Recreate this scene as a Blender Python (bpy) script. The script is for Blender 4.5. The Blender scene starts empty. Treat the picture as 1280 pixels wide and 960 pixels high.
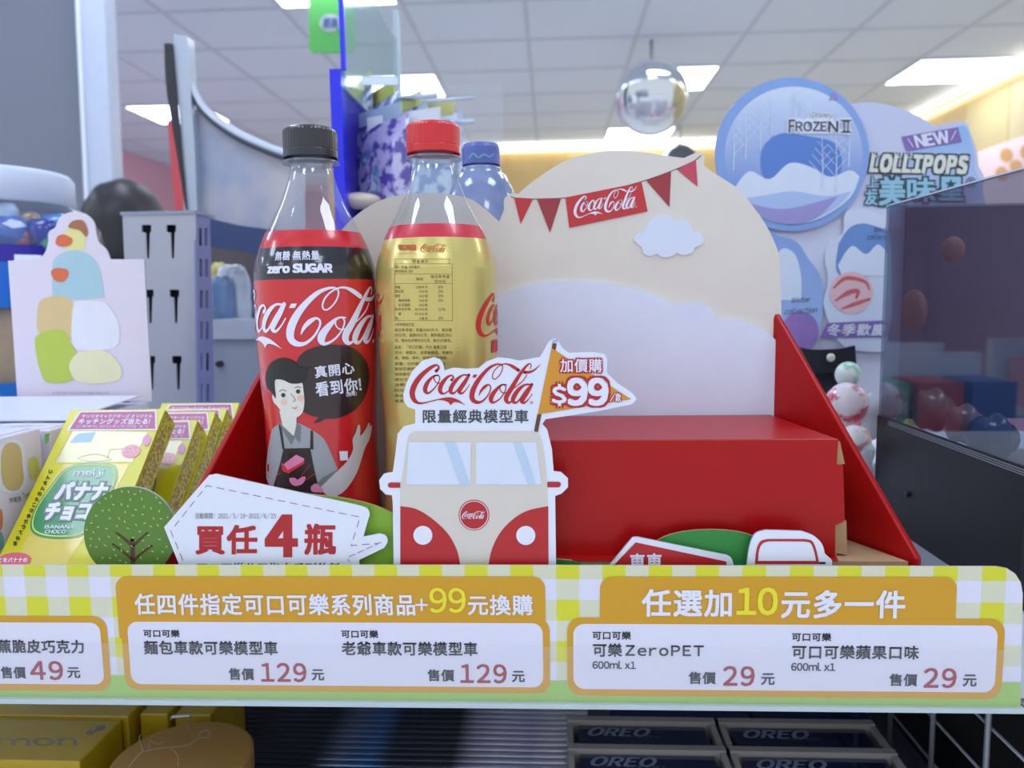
import bpy, bmesh, math, random
from math import sin, cos, pi, radians, sqrt, asin
from mathutils import Vector, Matrix
from mathutils.geometry import tessellate_polygon
random.seed(7)
SC = bpy.context.scene
COL = SC.collection
# ------------------------------------------------------------------ camera
F = 961.0
EYE = Vector((0, 0, 1.30))
cam = bpy.data.cameras.new('camera'); cam_o = bpy.data.objects.new('camera', cam); COL.objects.link(cam_o)
CM = Matrix.Rotation(radians(2.98), 3, 'Z') @ Matrix.Rotation(radians(90 - 6.3), 3, 'X') @ Matrix.Rotation(radians(-0.8), 3, 'Z')
cam_o.matrix_world = Matrix.Translation(EYE) @ CM.to_4x4()
cam.sensor_width = 36.0; cam.lens = 36.0 * F / 1280; cam.clip_start = 0.02; cam.clip_end = 60
cam.dof.use_dof = True; cam.dof.focus_distance = 0.41; cam.dof.aperture_fstop = 10.0
SC.camera = cam_o
# ------------------------------------------------------------------ world, exposure
w = bpy.data.worlds.new('world'); SC.world = w; w.use_nodes = True
w.node_tree.nodes['Background'].inputs[0].default_value = (0.86, 0.92, 1.0, 1)
w.node_tree.nodes['Background'].inputs[1].default_value = 0.95
SC.view_settings.view_transform = 'Standard'; SC.view_settings.look = 'None'
SC.view_settings.gamma = 1.0; SC.view_settings.use_curve_mapping = False
SC.view_settings.exposure = -0.12
PANEL_E = 11.0
COVE_E = 2.6
# ------------------------------------------------------------------ helpers
def ray(px, py):
    return (CM @ Vector(((px - 640) / F, -(py - 480) / F, -1.0)))
def P(px, py, Y):
    d = ray(px, py); return EYE + d * (Y / d.y)
def PZ(px, py, drop):                      # point on the horizontal plane 'drop' below the eye
    d = ray(px, py); return EYE + d * (-drop / d.z)
def PX(px, py, X):
    d = ray(px, py); return EYE + d * (X / d.x)
def plane(p0, n):
    p0 = Vector(p0); n = Vector(n).normalized()
    def f(u, v, off=0.0):
        d = ray(u, v); t = (p0 - EYE).dot(n) / d.dot(n)
        return EYE + d * t + n * off
    return f
def planeY(Y): return plane((0, Y, 0), (0, -1, 0))

def lin(c):
    c = c / 255.0
    return c / 12.92 if c <= 0.04045 else ((c + 0.055) / 1.055) ** 2.4
MATS = {}
ALB = 1.0
def mat(name, rgb, rough=0.5, metal=0.0, spec=0.5, coat=0.0, var=0.04, scale=60.0, bump=0.0, emit=0.0, coatr=0.05, mix2=None, sharp=0):
    if name in MATS: return MATS[name]
    m = bpy.data.materials.new(name); m.use_nodes = True
    nt = m.node_tree; b = nt.nodes['Principled BSDF']
    c = [min(0.92, lin(v) * ALB) for v in rgb]
    b.inputs['Roughness'].default_value = rough; b.inputs['Metallic'].default_value = metal
    b.inputs['Specular IOR Level'].default_value = spec
    b.inputs['Coat Weight'].default_value = coat; b.inputs['Coat Roughness'].default_value = coatr
    if emit > 0:
        b.inputs['Base Color'].default_value = (*c, 1)
        b.inputs['Emission Color'].default_value = (*[lin(v) for v in rgb], 1)
        b.inputs['Emission Strength'].default_value = emit
    else:
        tc = nt.nodes.new('ShaderNodeTexCoord'); nz = nt.nodes.new('ShaderNodeTexNoise')
        nz.inputs['Scale'].default_value = scale; nz.inputs['Detail'].default_value = 3
        nt.links.new(tc.outputs['Object'], nz.inputs['Vector'])
        mx = nt.nodes.new('ShaderNodeMix'); mx.data_type = 'RGBA'
        if sharp:
            mr = nt.nodes.new('ShaderNodeMapRange'); mr.inputs['From Min'].default_value = 0.5 - sharp; mr.inputs['From Max'].default_value = 0.5 + sharp
            nt.links.new(nz.outputs['Fac'], mr.inputs['Value']); nt.links.new(mr.outputs['Result'], mx.inputs['Factor'])
        else: nt.links.new(nz.outputs['Fac'], mx.inputs['Factor'])
        c2 = [min(0.95, v * (1 + var)) for v in c] if mix2 is None else [lin(v) * ALB for v in mix2]
        mx.inputs['A'].default_value = (*[v * (1 - var) for v in c], 1); mx.inputs['B'].default_value = (*c2, 1)
        nt.links.new(mx.outputs['Result'], b.inputs['Base Color'])
        if bump > 0:
            bp = nt.nodes.new('ShaderNodeBump'); bp.inputs['Strength'].default_value = bump; bp.inputs['Distance'].default_value = 0.001
            nt.links.new(nz.outputs['Fac'], bp.inputs['Height']); nt.links.new(bp.outputs['Normal'], b.inputs['Normal'])
    MATS[name] = m; return m
def clear(name, tint=(1, 1, 1), opac=0.0, body=(200, 210, 230), rough=0.03, edge=1.0, ior=1.45):
    """thin clear plastic: transparent sheet, a little milky body, fresnel gloss"""
    if name in MATS: return MATS[name]
    m = bpy.data.materials.new(name); m.use_nodes = True; nt = m.node_tree
    for n in list(nt.nodes):
        if n.type != 'OUTPUT_MATERIAL': nt.nodes.remove(n)
    out = [n for n in nt.nodes][0]
    tr = nt.nodes.new('ShaderNodeBsdfTransparent'); tr.inputs[0].default_value = (*tint, 1)
    df = nt.nodes.new('ShaderNodeBsdfDiffuse'); df.inputs[0].default_value = (*[lin(v) for v in body], 1)
    gl = nt.nodes.new('ShaderNodeBsdfGlossy'); gl.inputs['Roughness'].default_value = rough
    m1 = nt.nodes.new('ShaderNodeMixShader'); m1.inputs[0].default_value = opac
    nt.links.new(tr.outputs[0], m1.inputs[1]); nt.links.new(df.outputs[0], m1.inputs[2])
    lw = nt.nodes.new('ShaderNodeLayerWeight'); lw.inputs['Blend'].default_value = 0.5
    pw = nt.nodes.new('ShaderNodeMath'); pw.operation = 'POWER'; pw.inputs[1].default_value = 5; nt.links.new(lw.outputs['Facing'], pw.inputs[0])
    mt = nt.nodes.new('ShaderNodeMath'); mt.operation = 'MULTIPLY_ADD'; mt.inputs[1].default_value = 0.5; mt.inputs[2].default_value = 0.045 * edge; mt.use_clamp = True
    nt.links.new(pw.outputs[0], mt.inputs[0])
    m2 = nt.nodes.new('ShaderNodeMixShader'); nt.links.new(mt.outputs[0], m2.inputs[0])
    nt.links.new(m1.outputs[0], m2.inputs[1]); nt.links.new(gl.outputs[0], m2.inputs[2])
    nt.links.new(m2.outputs[0], out.inputs[0]); MATS[name] = m; return m

def thing(name, label, cat, loc, group=None):
    o = bpy.data.objects.new(name, None); COL.objects.link(o); o.location = Vector(loc); o.empty_display_size = 0.02
    o['label'] = label; o['category'] = cat
    if group: o['group'] = group
    return o
def wloc(o):
    v = Vector((0, 0, 0))
    while o is not None: v += Vector(o.location); o = o.parent
    return v
def link(name, verts, faces, m, parent=None, smooth=False, mats=None, fm=None, kind=None, label=None):
    off = wloc(parent)
    me = bpy.data.meshes.new(name); me.from_pydata([tuple(Vector(v) - off) for v in verts], [], faces)
    for q in (mats or [m]): me.materials.append(q)
    if fm:
        for i, p in enumerate(me.polygons): p.material_index = fm[i]
    if smooth:
        for p in me.polygons: p.use_smooth = True
    me.update()
    o = bpy.data.objects.new(name, me); COL.objects.link(o)
    if parent: o.parent = parent
    if kind: o['kind'] = kind
    if label: o['label'] = label
    return o
def settle(o, label=None, cat=None, group=None, kind=None):
    """move a top-level mesh's origin to its base centre and tag it"""
    me = o.data; n = len(me.vertices)
    xs = [v.co.x for v in me.vertices]; ys = [v.co.y for v in me.vertices]; zs = [v.co.z for v in me.vertices]
    c = Vector(((min(xs) + max(xs)) / 2, (min(ys) + max(ys)) / 2, min(zs)))
    for v in me.vertices: v.co -= c
    o.location = o.location + c
    if label: o['label'] = label
    if cat: o['category'] = cat
    if group: o['group'] = group
    if kind: o['kind'] = kind
    return o
class MB:
    def __init__(s): s.v = []; s.f = []
    def add(s, v, f):
        n = len(s.v); s.v += [Vector(q) for q in v]; s.f += [tuple(i + n for i in g) for g in f]; return s
    def hexa(s, c):                       # 8 corners: bottom 4 ccw, top 4 ccw
        return s.add(c, [(3, 2, 1, 0), (4, 5, 6, 7), (0, 1, 5, 4), (1, 2, 6, 5), (2, 3, 7, 6), (3, 0, 4, 7)])
    def box(s, a, b):
        x0, y0, z0 = a; x1, y1, z1 = b
        return s.hexa([(x0, y0, z0), (x1, y0, z0), (x1, y1, z0), (x0, y1, z0), (x0, y0, z1), (x1, y0, z1), (x1, y1, z1), (x0, y1, z1)])
    def tube(s, pts, r, n=8, cap=True):
        pts = [Vector(p) for p in pts]; base = len(s.v)
        for i, p in enumerate(pts):
            t = (pts[min(i + 1, len(pts) - 1)] - pts[max(i - 1, 0)]).normalized()
            a = t.orthogonal().normalized() if i == 0 else (a - t * a.dot(t)).normalized()
            b = t.cross(a); rr = r[i] if isinstance(r, (list, tuple)) else r
            for k in range(n): s.v.append(p + (a * cos(2 * pi * k / n) + b * sin(2 * pi * k / n)) * rr)
        for i in range(len(pts) - 1):
            for k in range(n):
                q = base + i * n; s.f.append((q + k, q + (k + 1) % n, q + n + (k + 1) % n, q + n + k))
        if cap:
            s.f.append(tuple(base + k for k in reversed(range(n)))); q = base + (len(pts) - 1) * n; s.f.append(tuple(q + k for k in range(n)))
        return s
    def lathe(s, prof, c, n=48, a0=0, a1=2 * pi, capb=False, capt=False, mod=None):
        full = abs(a1 - a0 - 2 * pi) < 1e-6; base = len(s.v); m = n if full else n + 1
        for (r, z) in prof:
            for k in range(m):
                a = a0 + (a1 - a0) * k / n; rr = r * (mod(a, z) if mod else 1)
                s.v.append(Vector((c[0] + rr * cos(a), c[1] + rr * sin(a), z)))
        for i in range(len(prof) - 1):
            for k in range(n):
                k2 = (k + 1) % m; q = base + i * m
                s.f.append((q + k, q + k2, q + m + k2, q + m + k))
        if capb: s.f.append(tuple(base + k for k in reversed(range(m))))
        if capt: q = base + (len(prof) - 1) * m; s.f.append(tuple(q + k for k in range(m)))
        return s
    def ball(s, c, r, nu=16, nv=10, fn=None):
        c = Vector(c); base = len(s.v)
        if not isinstance(r, (tuple, list, Vector)): r = (r, r, r)
        for j in range(nv + 1):
            th = pi * j / nv
            for k in range(nu):
                a = 2 * pi * k / nu; d = Vector((sin(th) * cos(a), sin(th) * sin(a), cos(th)))
                q = 1 if fn is None else fn(d)
                s.v.append(c + Vector((d.x * r[0], d.y * r[1], d.z * r[2])) * q)
        for j in range(nv):
            for k in range(nu):
                q = base + j * nu; s.f.append((q + k, q + nu + k, q + nu + (k + 1) % nu, q + (k + 1) % nu))
        return s
    def out(s, name, m, parent=None, smooth=False, **k): return link(name, s.v, s.f, m, parent, smooth, **k)
def bevel(o, w=0.001, seg=2, ang=40):
    md = o.modifiers.new('bevel', 'BEVEL'); md.width = w; md.segments = seg; md.limit_method = 'ANGLE'; md.angle_limit = radians(ang); return o
# ---- 2D drawing in photo-plane units, mapped onto real surfaces
def cr(pts, n=6, closed=False):
    """Catmull-Rom; points with a 3rd value True are sharp corners (closed outline use)"""
    out = []; N = len(pts); k = len(pts[0])
    rng = range(N if closed else N - 1)
    for i in rng:
        p1 = pts[i]; p2 = pts[(i + 1) % N]
        p0 = pts[i - 1] if (i > 0 or closed) else p1; p3 = pts[(i + 2) % N] if (i + 2 < N or closed) else p2
        for j in range(n):
            t = j / n
            out.append(tuple(0.5 * ((2 * p1[c]) + (-p0[c] + p2[c]) * t + (2 * p0[c] - 5 * p1[c] + 4 * p2[c] - p3[c]) * t * t + (-p0[c] + 3 * p1[c] - 3 * p2[c] + p3[c]) * t ** 3) for c in range(k)))
    if not closed: out.append(tuple(pts[-1]))
    return out
def blob(pts, n=5):
    """closed outline; (x,y) smooth, (x,y,1) sharp"""
    N = len(pts); sh = [i for i in range(N) if len(pts[i]) > 2]
    if not sh: return cr([p[:2] for p in pts], n, True)
    out = []
    for a, i in enumerate(sh):
        j = sh[(a + 1) % len(sh)]; seg = [pts[i][:2]]; q = i
        while True:
            q = (q + 1) % N; seg.append(pts[q][:2])
            if q == j: break
        if len(seg) == 2: out.append(seg[0])
        else: out += cr(seg, n)[:-1]
    return out
def poly(pts, holes=()):
    loops = [[Vector((p[0], p[1], 0)) for p in pts]] + [[Vector((p[0], p[1], 0)) for p in h] for h in holes]
    tri = tessellate_polygon(loops); v = [(p.x, p.y) for l in loops for p in l]
    return v, [tuple(t) for t in tri]
def circ(cx, cy, rx, ry=None, n=40, a=0.0, a0=0, a1=2 * pi):
    ry = ry or rx; ca, sa = cos(a), sin(a); full = abs(a1 - a0) > 6.28
    m = n if full else n + 1
    return [(cx + rx * cos(a0 + (a1 - a0) * k / n) * ca - ry * sin(a0 + (a1 - a0) * k / n) * sa, cy + rx * cos(a0 + (a1 - a0) * k / n) * sa + ry * sin(a0 + (a1 - a0) * k / n) * ca) for k in range(m)]
def rrect(x0, y0, x1, y1, r, n=7, corners=(1, 1, 1, 1)):
    o = []
    for (cx, cy, a, on) in ((x1 - r, y1 - r, 0, corners[2]), (x0 + r, y1 - r, 90, corners[3]), (x0 + r, y0 + r, 180, corners[0]), (x1 - r, y0 + r, 270, corners[1])):
        if on: o += [(cx + r * cos(radians(a + 90 * k / n)), cy + r * sin(radians(a + 90 * k / n))) for k in range(n + 1)]
        else: o.append((cx + r * (1 if a in (0, 270) else -1), cy + r * (1 if a in (0, 90) else -1)))
    return o
def rib(pts, n=6, smooth=True):
    """variable width ribbon, pts (x,y,w), round caps"""
    q = cr(pts, n) if smooth else [tuple(map(float, p)) for p in pts]
    v = []; f = []
    for i, (x, y, w) in enumerate(q):
        a = q[max(i - 1, 0)]; b = q[min(i + 1, len(q) - 1)]; dx, dy = b[0] - a[0], b[1] - a[1]; l = sqrt(dx * dx + dy * dy) or 1
        nx, ny = -dy / l, dx / l; w = max(w, 0.01)
        v += [(x + nx * w / 2, y + ny * w / 2), (x - nx * w / 2, y - ny * w / 2)]
        if i: k = 2 * i; f.append((k - 2, k - 1, k + 1, k))
    for (x, y, w) in (q[0], q[-1]):
        b = len(v); v += circ(x, y, w / 2, n=10); f.append(tuple(range(b, b + 10)))
    return v, f
def seg(x0, y0, x1, y1, w): return rib([(x0, y0, w), (x1, y1, w)], smooth=False)
def dashes(pts, dash, gap, w, start=0):
    out = []; pos = -start; on = []
    L = 0
    for a, b in zip(pts, pts[1:]):
        d = sqrt((b[0] - a[0]) ** 2 + (b[1] - a[1]) ** 2); s = 0
        k = math.floor((L) / (dash + gap))
        while k * (dash + gap) < L + d:
            s0 = max(k * (dash + gap), L); s1 = min(k * (dash + gap) + dash, L + d)
            if s1 > s0 + 0.2:
                t0 = (s0 - L) / d; t1 = (s1 - L) / d
                out.append(seg(a[0] + (b[0] - a[0]) * t0, a[1] + (b[1] - a[1]) * t0, a[0] + (b[0] - a[0]) * t1, a[1] + (b[1] - a[1]) * t1, w))
            k += 1
        L += d
    return out
_tx = {}
def glyph(ch):
    """one character of the built-in font; plain letters and digits come from its full-width set"""
    if ch in _tx: return _tx[ch]
    q = chr(ord(ch) + 0xFEE0) if '!' <= ch <= '~' else ch
    c = bpy.data.curves.new('lettering', 'FONT'); c.body = q; c.size = 1.0; c.resolution_u = 3
    o = bpy.data.objects.new('lettering', c); me = bpy.data.meshes.new_from_object(o)
    v = [(p.co.x, -p.co.y) for p in me.vertices]; f = [tuple(p.vertices) for p in me.polygons]
    bpy.data.objects.remove(o); bpy.data.meshes.remove(me); bpy.data.curves.remove(c)
    _tx[ch] = (v, f); return _tx[ch]
def text_raw(s, gap=0.075):
    V = []; Fc = []; x = 0
    for ch in s:
        if ch == ' ': x += 0.28; continue
        v, f = glyph(ch)
        if not v: x += 0.5; continue
        a0 = min(p[0] for p in v); a1 = max(p[0] for p in v)
        if '!' <= ch <= '~': dx = x - a0 + gap / 2; adv = a1 - a0 + gap
        else: dx = x; adv = 1.0 * EM
        n = len(V); V += [(p[0] + dx, p[1]) for p in v]; Fc += [tuple(i + n for i in g) for g in f]; x += adv
    return V, Fc
EM = 1.0
_v = glyph('\u56de')[0]; EM = (max(p[0] for p in _v) - min(p[0] for p in _v)) / 0.80
def txt(s, box, bold=0.02, rot=0.0, shear=0.0, ref=None, space=1.0):
    """lettering whose ink fills box (x0,y0,x1,y1); bold thickens the strokes by that part of the em on each side"""
    v, f = text_raw(s, 0.075 + (space - 1) * 0.5)
    a0 = min(p[0] for p in v); a1 = max(p[0] for p in v); b0 = min(p[1] for p in v); b1 = max(p[1] for p in v)
    x0, y0, x1, y1 = box
    em = (y1 - y0) / (b1 - b0); g = bold * em * (0 if ref is not None else 1) if bold > 0 else 0
    x0 += g; x1 -= g; y0 += g; y1 -= g
    cx, cy = (x0 + x1) / 2, (y0 + y1) / 2; base = []
    for (x, y) in v:
        base.append((x0 + (x - a0) / (a1 - a0) * (x1 - x0) - cx, y0 + (y - b0) / (b1 - b0) * (y1 - y0) - cy))
    r = bold * em; o = []; F2 = []
    offs = [(0, 0)] if r <= 0 else [(r * a_, r * b_) for a_, b_ in ((1, 1), (1, -1), (-1, 1), (-1, -1), (0, 1), (0, -1), (1, 0), (-1, 0))] + ([(0, 0)] if bold > 0.06 else [])
    if bold > 0.09: offs += [(r * .5 * cos(k * pi / 4), r * .5 * sin(k * pi / 4)) for k in range(8)]
    for (ox, oy) in offs:
        n = len(o)
        for (X, Y) in base:
            X = X + ox; Y = Y + oy; X -= shear * Y
            o.append((cx + X * cos(rot) - Y * sin(rot), cy + X * sin(rot) + Y * cos(rot), n / max(1, len(base)) * 1e-5))
        F2 += [tuple(i + n for i in q) for q in f]
    return o, F2
def xf(shape, fn): return [tuple(fn(p[0], p[1])) + tuple(p[2:]) for p in shape[0]], shape[1]
def wind(v, f):
    out = []
    for g in f:
        a = sum(v[g[i]][0] * v[g[(i + 1) % len(g)]][1] - v[g[(i + 1) % len(g)]][0] * v[g[i]][1] for i in range(len(g)))
        out.append(tuple(g) if a < 0 else tuple(reversed(g)))
    return out
def arts(parent, surf, name, m, shapes, layer=1, **k):
    return [art(parent, surf, name, m, [s_], layer, **k) for s_ in shapes]
def art(parent, surf, name, m, shapes, layer=1, cell=None, step=0.00015, **k):
    """flat print laid on a surface"""
    v = []; f = []
    for idx_, s in enumerate(shapes):
        if s and not isinstance(s, tuple): s = poly(s)
        n = len(v); v += [(p[0], p[1], (p[2] if len(p) > 2 else 0) + idx_ * 4e-6) for p in s[0]]; f += [tuple(i + n for i in g) for g in s[1]]
    if cell:                                # cut finely so that it can bend round a bottle
        bm = bmesh.new(); bv = [bm.verts.new((p[0], p[1], p[2] * 1e3)) for p in v]
        for g in f:
            try: bm.faces.new([bv[i] for i in g])
            except ValueError: pass
        x0 = min(p[0] for p in v); x1 = max(p[0] for p in v); y0 = min(p[1] for p in v); y1 = max(p[1] for p in v)
        for ax, lo, hi, c in ((0, x0, x1, cell[0]), (1, y0, y1, cell[1])):
            q = lo + c
            while q < hi:
                co = (q, 0, 0) if ax == 0 else (0, q, 0); no = (1, 0, 0) if ax == 0 else (0, 1, 0)
                bmesh.ops.bisect_plane(bm, geom=bm.verts[:] + bm.edges[:] + bm.faces[:], dist=1e-6, plane_co=co, plane_no=no); q += c
        bm.verts.index_update(); v = [(t.co.x, t.co.y, t.co.z / 1e3) for t in bm.verts]; f = [tuple(t.index for t in g.verts) for g in bm.faces]; bm.free()
    return link(name, [surf(p[0], p[1], layer * step + p[2]) for p in v], wind(v, f), m, parent, **k)
def card(parent, surf, name, outline, m, thick, medge=None, off=0.0, holes=(), **k):
    """die-cut board with real thickness"""
    v, f = poly(outline, holes); f = wind(v, f); n = len(v)
    V = [surf(p[0], p[1], off) for p in v] + [surf(p[0], p[1], off - thick) for p in v]
    Fc = list(f) + [tuple(i + n for i in reversed(g)) for g in f]; fm = [0] * len(Fc)
    s = 0
    for lp in [outline] + list(holes):
        L = len(lp)
        for i in range(L): Fc.append((s + i, s + (i + 1) % L, n + s + (i + 1) % L, n + s + i)); fm.append(1)
        s += L
    return link(name, V, Fc, m, parent, mats=[m, medge or m], fm=fm, **k)
# the flowing script logotype, units of a 1280 x 576 tracing
LOGO = [
 [(290,152,26),(310,128,18),(300,106,14),(268,112,24),(215,148,32),(160,200,40),(118,262,44),(98,325,44),(112,380,36),(150,408,20),(205,405,11),(262,390,9),(325,376,9)],
 [(305,186,9),(268,194,16),(225,238,30),(203,285,36),(206,318,30),(230,328,16),(270,295,11),(304,250,9),(318,210,9),(305,186,9),(280,190,9),(272,212,8),(286,240,8),(318,250,8),(350,238,6)],
 [(412,225,20),(428,204,14),(410,187,13),(372,208,24),(335,255,34),(320,300,34),(330,326,26),(356,332,12),(402,300,8),(432,272,6)],
 [(548,188,14),(505,184,13),(455,220,27),(418,268,34),(404,308,32),(418,330,22),(448,316,12),(502,242,8),(545,190,8)],
 [(552,182,22),(522,236,31),(486,290,34),(474,318,30),(496,331,16),(530,300,8),(556,260,6)],
 [(632,348,5),(648,312,18),(678,278,24),(708,262,13),(725,278,10),(720,312,10),(692,362,12),(650,398,18),(608,400,30),(578,372,38),(580,320,42),(610,252,38),(660,182,30),(722,122,22),(782,97,13),(815,105,10),(820,132,8),(802,176,8),(768,213,8),(746,214,8),(740,190,8),(755,150,8),(790,114,9),(828,97,10),(862,98,14),(902,116,24),(948,146,26)],
 [(995,162,24),(1038,160,21),(1080,140,13),(1128,94,2)],
 [(852,262,9),(812,264,13),(770,302,28),(735,350,38),(728,385,34),(745,404,18),(792,380,11),(832,330,9),(847,282,9),(830,260,9),(806,268,8),(800,300,8),(820,325,8),(852,325,8),(882,310,6)],
 [(1042,132,8),(1050,106,8),(1034,94,11),(1002,122,20),(952,190,28),(892,290,37),(855,350,38),(850,385,34),(868,406,20),(900,390,11),(932,352,8)],
 [(1015,184,7),(985,228,8),(935,272,8),(902,296,7)],
 [(1050,262,14),(1000,262,16),(950,300,30),(915,350,36),(904,388,32),(922,406,20),(952,385,12),(1010,300,8),(1046,266,8)],
 [(1055,258,22),(1026,310,31),(986,370,35),(974,395,30),(996,406,17),(1030,375,8),(1058,335,6)],
]
def logo_shapes(fn, r=True):
    s = [rib(l, 6) for l in LOGO]
    s.append(poly([(590,180),(618,180),(607,204),(577,204)]))
    s.append(poly(blob([(300,382,1),(340,368),(385,362),(425,366),(462,380),(495,402),(528,430,1),(492,412),(455,402),(428,404),(406,426,1),(388,404),(350,388)])))
    if r:
        s.append(poly(circ(1053,405,12,n=20), [circ(1053,405,9.5,n=20)])); s.append(txt('R', (1048,398,1059,412), 0.0))
    return [xf(q, fn) for q in s]
# ------------------------------------------------------------------ materials
SHELF = EYE.z - 0.164
white_card = mat('white_card', (226, 229, 242), 0.45, coat=0.25, coatr=0.25)
card_edge = mat('card_edge_grey', (170, 172, 178), 0.8)
ink_black = mat('ink_black', (34, 32, 40), 0.5)
ink_dark = mat('ink_charcoal', (70, 72, 80), 0.5)
ink_grey = mat('ink_grey', (150, 150, 156), 0.6)
red_print = mat('red_print', (182, 30, 34), 0.42, coat=0.08, coatr=0.2)
red_card = mat('red_gloss_card', (170, 10, 12), 0.38, spec=0.25, coat=0.12, coatr=0.15, bump=0.08, scale=300)
kraft = mat('kraft_board', (176, 140, 104), 0.85, var=0.12, scale=200)
cream = mat('cream_print', (222, 214, 204), 0.4, coat=0.3, coatr=0.15)
white_ink = mat('white_ink', (228, 228, 244), 0.5)
orange = mat('orange_print', (208, 152, 24), 0.45, var=0.02)
orange2 = mat('flag_orange', (214, 146, 42), 0.45, var=0.02)
yellow_ink = mat('yellow_ink', (232, 222, 40), 0.5)
price_red = mat('price_red', (160, 44, 54), 0.5)
green_d = mat('leaf_green', (92, 130, 48), 0.5, var=0.03)
green_l = mat('hill_green', (138, 180, 50), 0.5, var=0.03)
green_g = mat('deep_green', (46, 134, 58), 0.5, var=0.03)
brown_ink = mat('brown_ink', (104, 62, 44), 0.6)
black_pl = mat('black_plastic', (40, 41, 46), 0.4, bump=0.05, scale=400)
navy = mat('navy_card', (26, 42, 92), 0.25, coat=0.4)
silver = mat('silver_metal', (200, 206, 216), 0.3, metal=0.7)

# ------------------------------------------------------------------ the room
CEIL = EYE.z + 1.497
X0, DX, Y0, DY = -0.12, 0.625, 4.065, 0.6
ceil_m = mat('ceiling_tile_white', (218, 230, 252), 0.9, var=0.03, scale=90, bump=0.15)
grid_m = mat('ceiling_grid_grey', (200, 208, 224), 0.7)
panel_m = mat('light_diffuser', (226, 238, 255), emit=PANEL_E)
cove_m = mat('cove_light', (255, 240, 214), emit=COVE_E)
ceiling = MB().box((-6.5, -2.0, CEIL + 0.02), (3.3, 10.2, CEIL + 0.06)).out('ceiling', ceil_m, kind='structure')
XL = [X0 + DX * k for k in range(-9, 6)]; YL = [Y0 + DY * k for k in range(-10, 10)]
lights = {(0.505 + 1.875 * a, 5.265 + 1.8 * b) for a in (-3, -2, -1, 0, 1) for b in (-4, -3, -2, -1, 0, 1)}
lights = {(round(a, 3), round(b, 3)) for a, b in lights}
for q in [(-1.37, 7.065), (-3.245, 5.265), (-3.245, 7.065), (-5.12, 7.065)]: lights.discard(q)
lights.add((-3.245, 5.865))
lights = {q for q in lights if not (q[1] < 0 and q[0] > 2)}
tile_me = None
for ix in range(len(XL) - 1):
    for iy in range(len(YL) - 1):
        x, y = XL[ix], YL[iy]
        if any(abs(x - a) < 0.1 and abs(y - b) < 0.1 for a, b in lights): continue
        if y < 3.3: continue
        if tile_me is None:
            o = MB().box((0.011, 0.011, 0), (DX - 0.011, DY - 0.011, 0.014)).out('ceiling_tile', ceil_m); tile_me = o.data
        else:
            o = bpy.data.objects.new('ceiling_tile', tile_me); COL.objects.link(o)
        o.location = (x, y, CEIL + 0.004); o.parent = ceiling
g = MB(); g.box((XL[0], YL[0], CEIL + 0.008), (XL[-1] + 0.1, 3.45, CEIL + 0.02))
g.out('ceiling_field', ceil_m, ceiling)
g = MB()
for x in XL: g.box((x - 0.012, YL[0], CEIL), (x + 0.012, YL[-1], CEIL + 0.02))
for y in YL: g.box((XL[0], y - 0.012, CEIL - 0.0005), (XL[-1], y + 0.012, CEIL + 0.0195))
g.out('ceiling_grid', grid_m, ceiling)
LL = {(0.505, 5.265): 'square ceiling light panel just right of the round mirror', (2.38, 5.265): 'wide ceiling light panel at right, against the warm cove light',
      (-1.37, 5.265): 'ceiling light panel seen behind the clear rack, above the red bottle cap', (0.505, 7.065): 'far ceiling light panel below the round mirror',
      (-1.37, 3.465): 'ceiling light panel cut by the top edge, above the green sign', (-3.245, 5.865): 'ceiling light panel at left above the pink wall'}
for (x, y) in sorted(lights):
    if y > 9.6 or x > 2.9: continue
    if (x, y) not in LL:                     # panels outside the frame: pieces of the ceiling
        MB().box((x + .02, y + .02, CEIL - 0.003), (x + DX - .02, y + DY - .02, CEIL + 0.007)).out('light_panel', panel_m, ceiling); continue
    t = thing('ceiling_light', LL[(x, y)], 'ceiling light', (x + DX / 2, y + DY / 2, CEIL - 0.006), 'ceiling light panels')
    fr = MB()
    for a, b in (((x + .01, y + .01), (x + DX - .01, y + .025)), ((x + .01, y + DY - .025), (x + DX - .01, y + DY - .01)), ((x + .01, y + .025), (x + .025, y + DY - .025)), ((x + DX - .025, y + .025), (x + DX - .01, y + DY - .025))):
        fr.box((a[0], a[1], CEIL - 0.006), (b[0], b[1], CEIL + 0.012))
    fr.out('light_frame', white_card, t)
    MB().box((x + .025, y + .025, CEIL - 0.003), (x + DX - .025, y + DY - .025, CEIL + 0.006)).out('diffuser', panel_m, t)
floor_m = mat('floor_vinyl', (232, 234, 238), 0.35, var=0.05, scale=3)
MB().box((-6.5, -2.0, -0.05), (3.3, 10.2, 0.0)).out('floor', floor_m, kind='structure')
wallY = mat('warm_panel_wall', (226, 214, 180), 0.6, var=0.1, scale=2.5)
pinkm = mat('pink_wall', (226, 176, 196), 0.7)
bw = MB().box((-2.2, 7.72, 0), (3.2, 7.85, CEIL)).out('wall_back', mat('warm_back_wall', (232, 196, 120), 0.6, var=0.1, scale=3), kind='structure')
rw = MB().box((3.08, 1.5, 0), (3.2, 7.72, CEIL)).out('wall_right', wallY, kind='structure')
MB().box((-4.30, 3.0, 0), (-4.17, 10.2, CEIL)).out('wall_left', pinkm, kind='structure')
MB().box((-4.17, 9.9, 0), (-2.2, 10.0, CEIL)).out('wall_far', pinkm, kind='structure')
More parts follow.
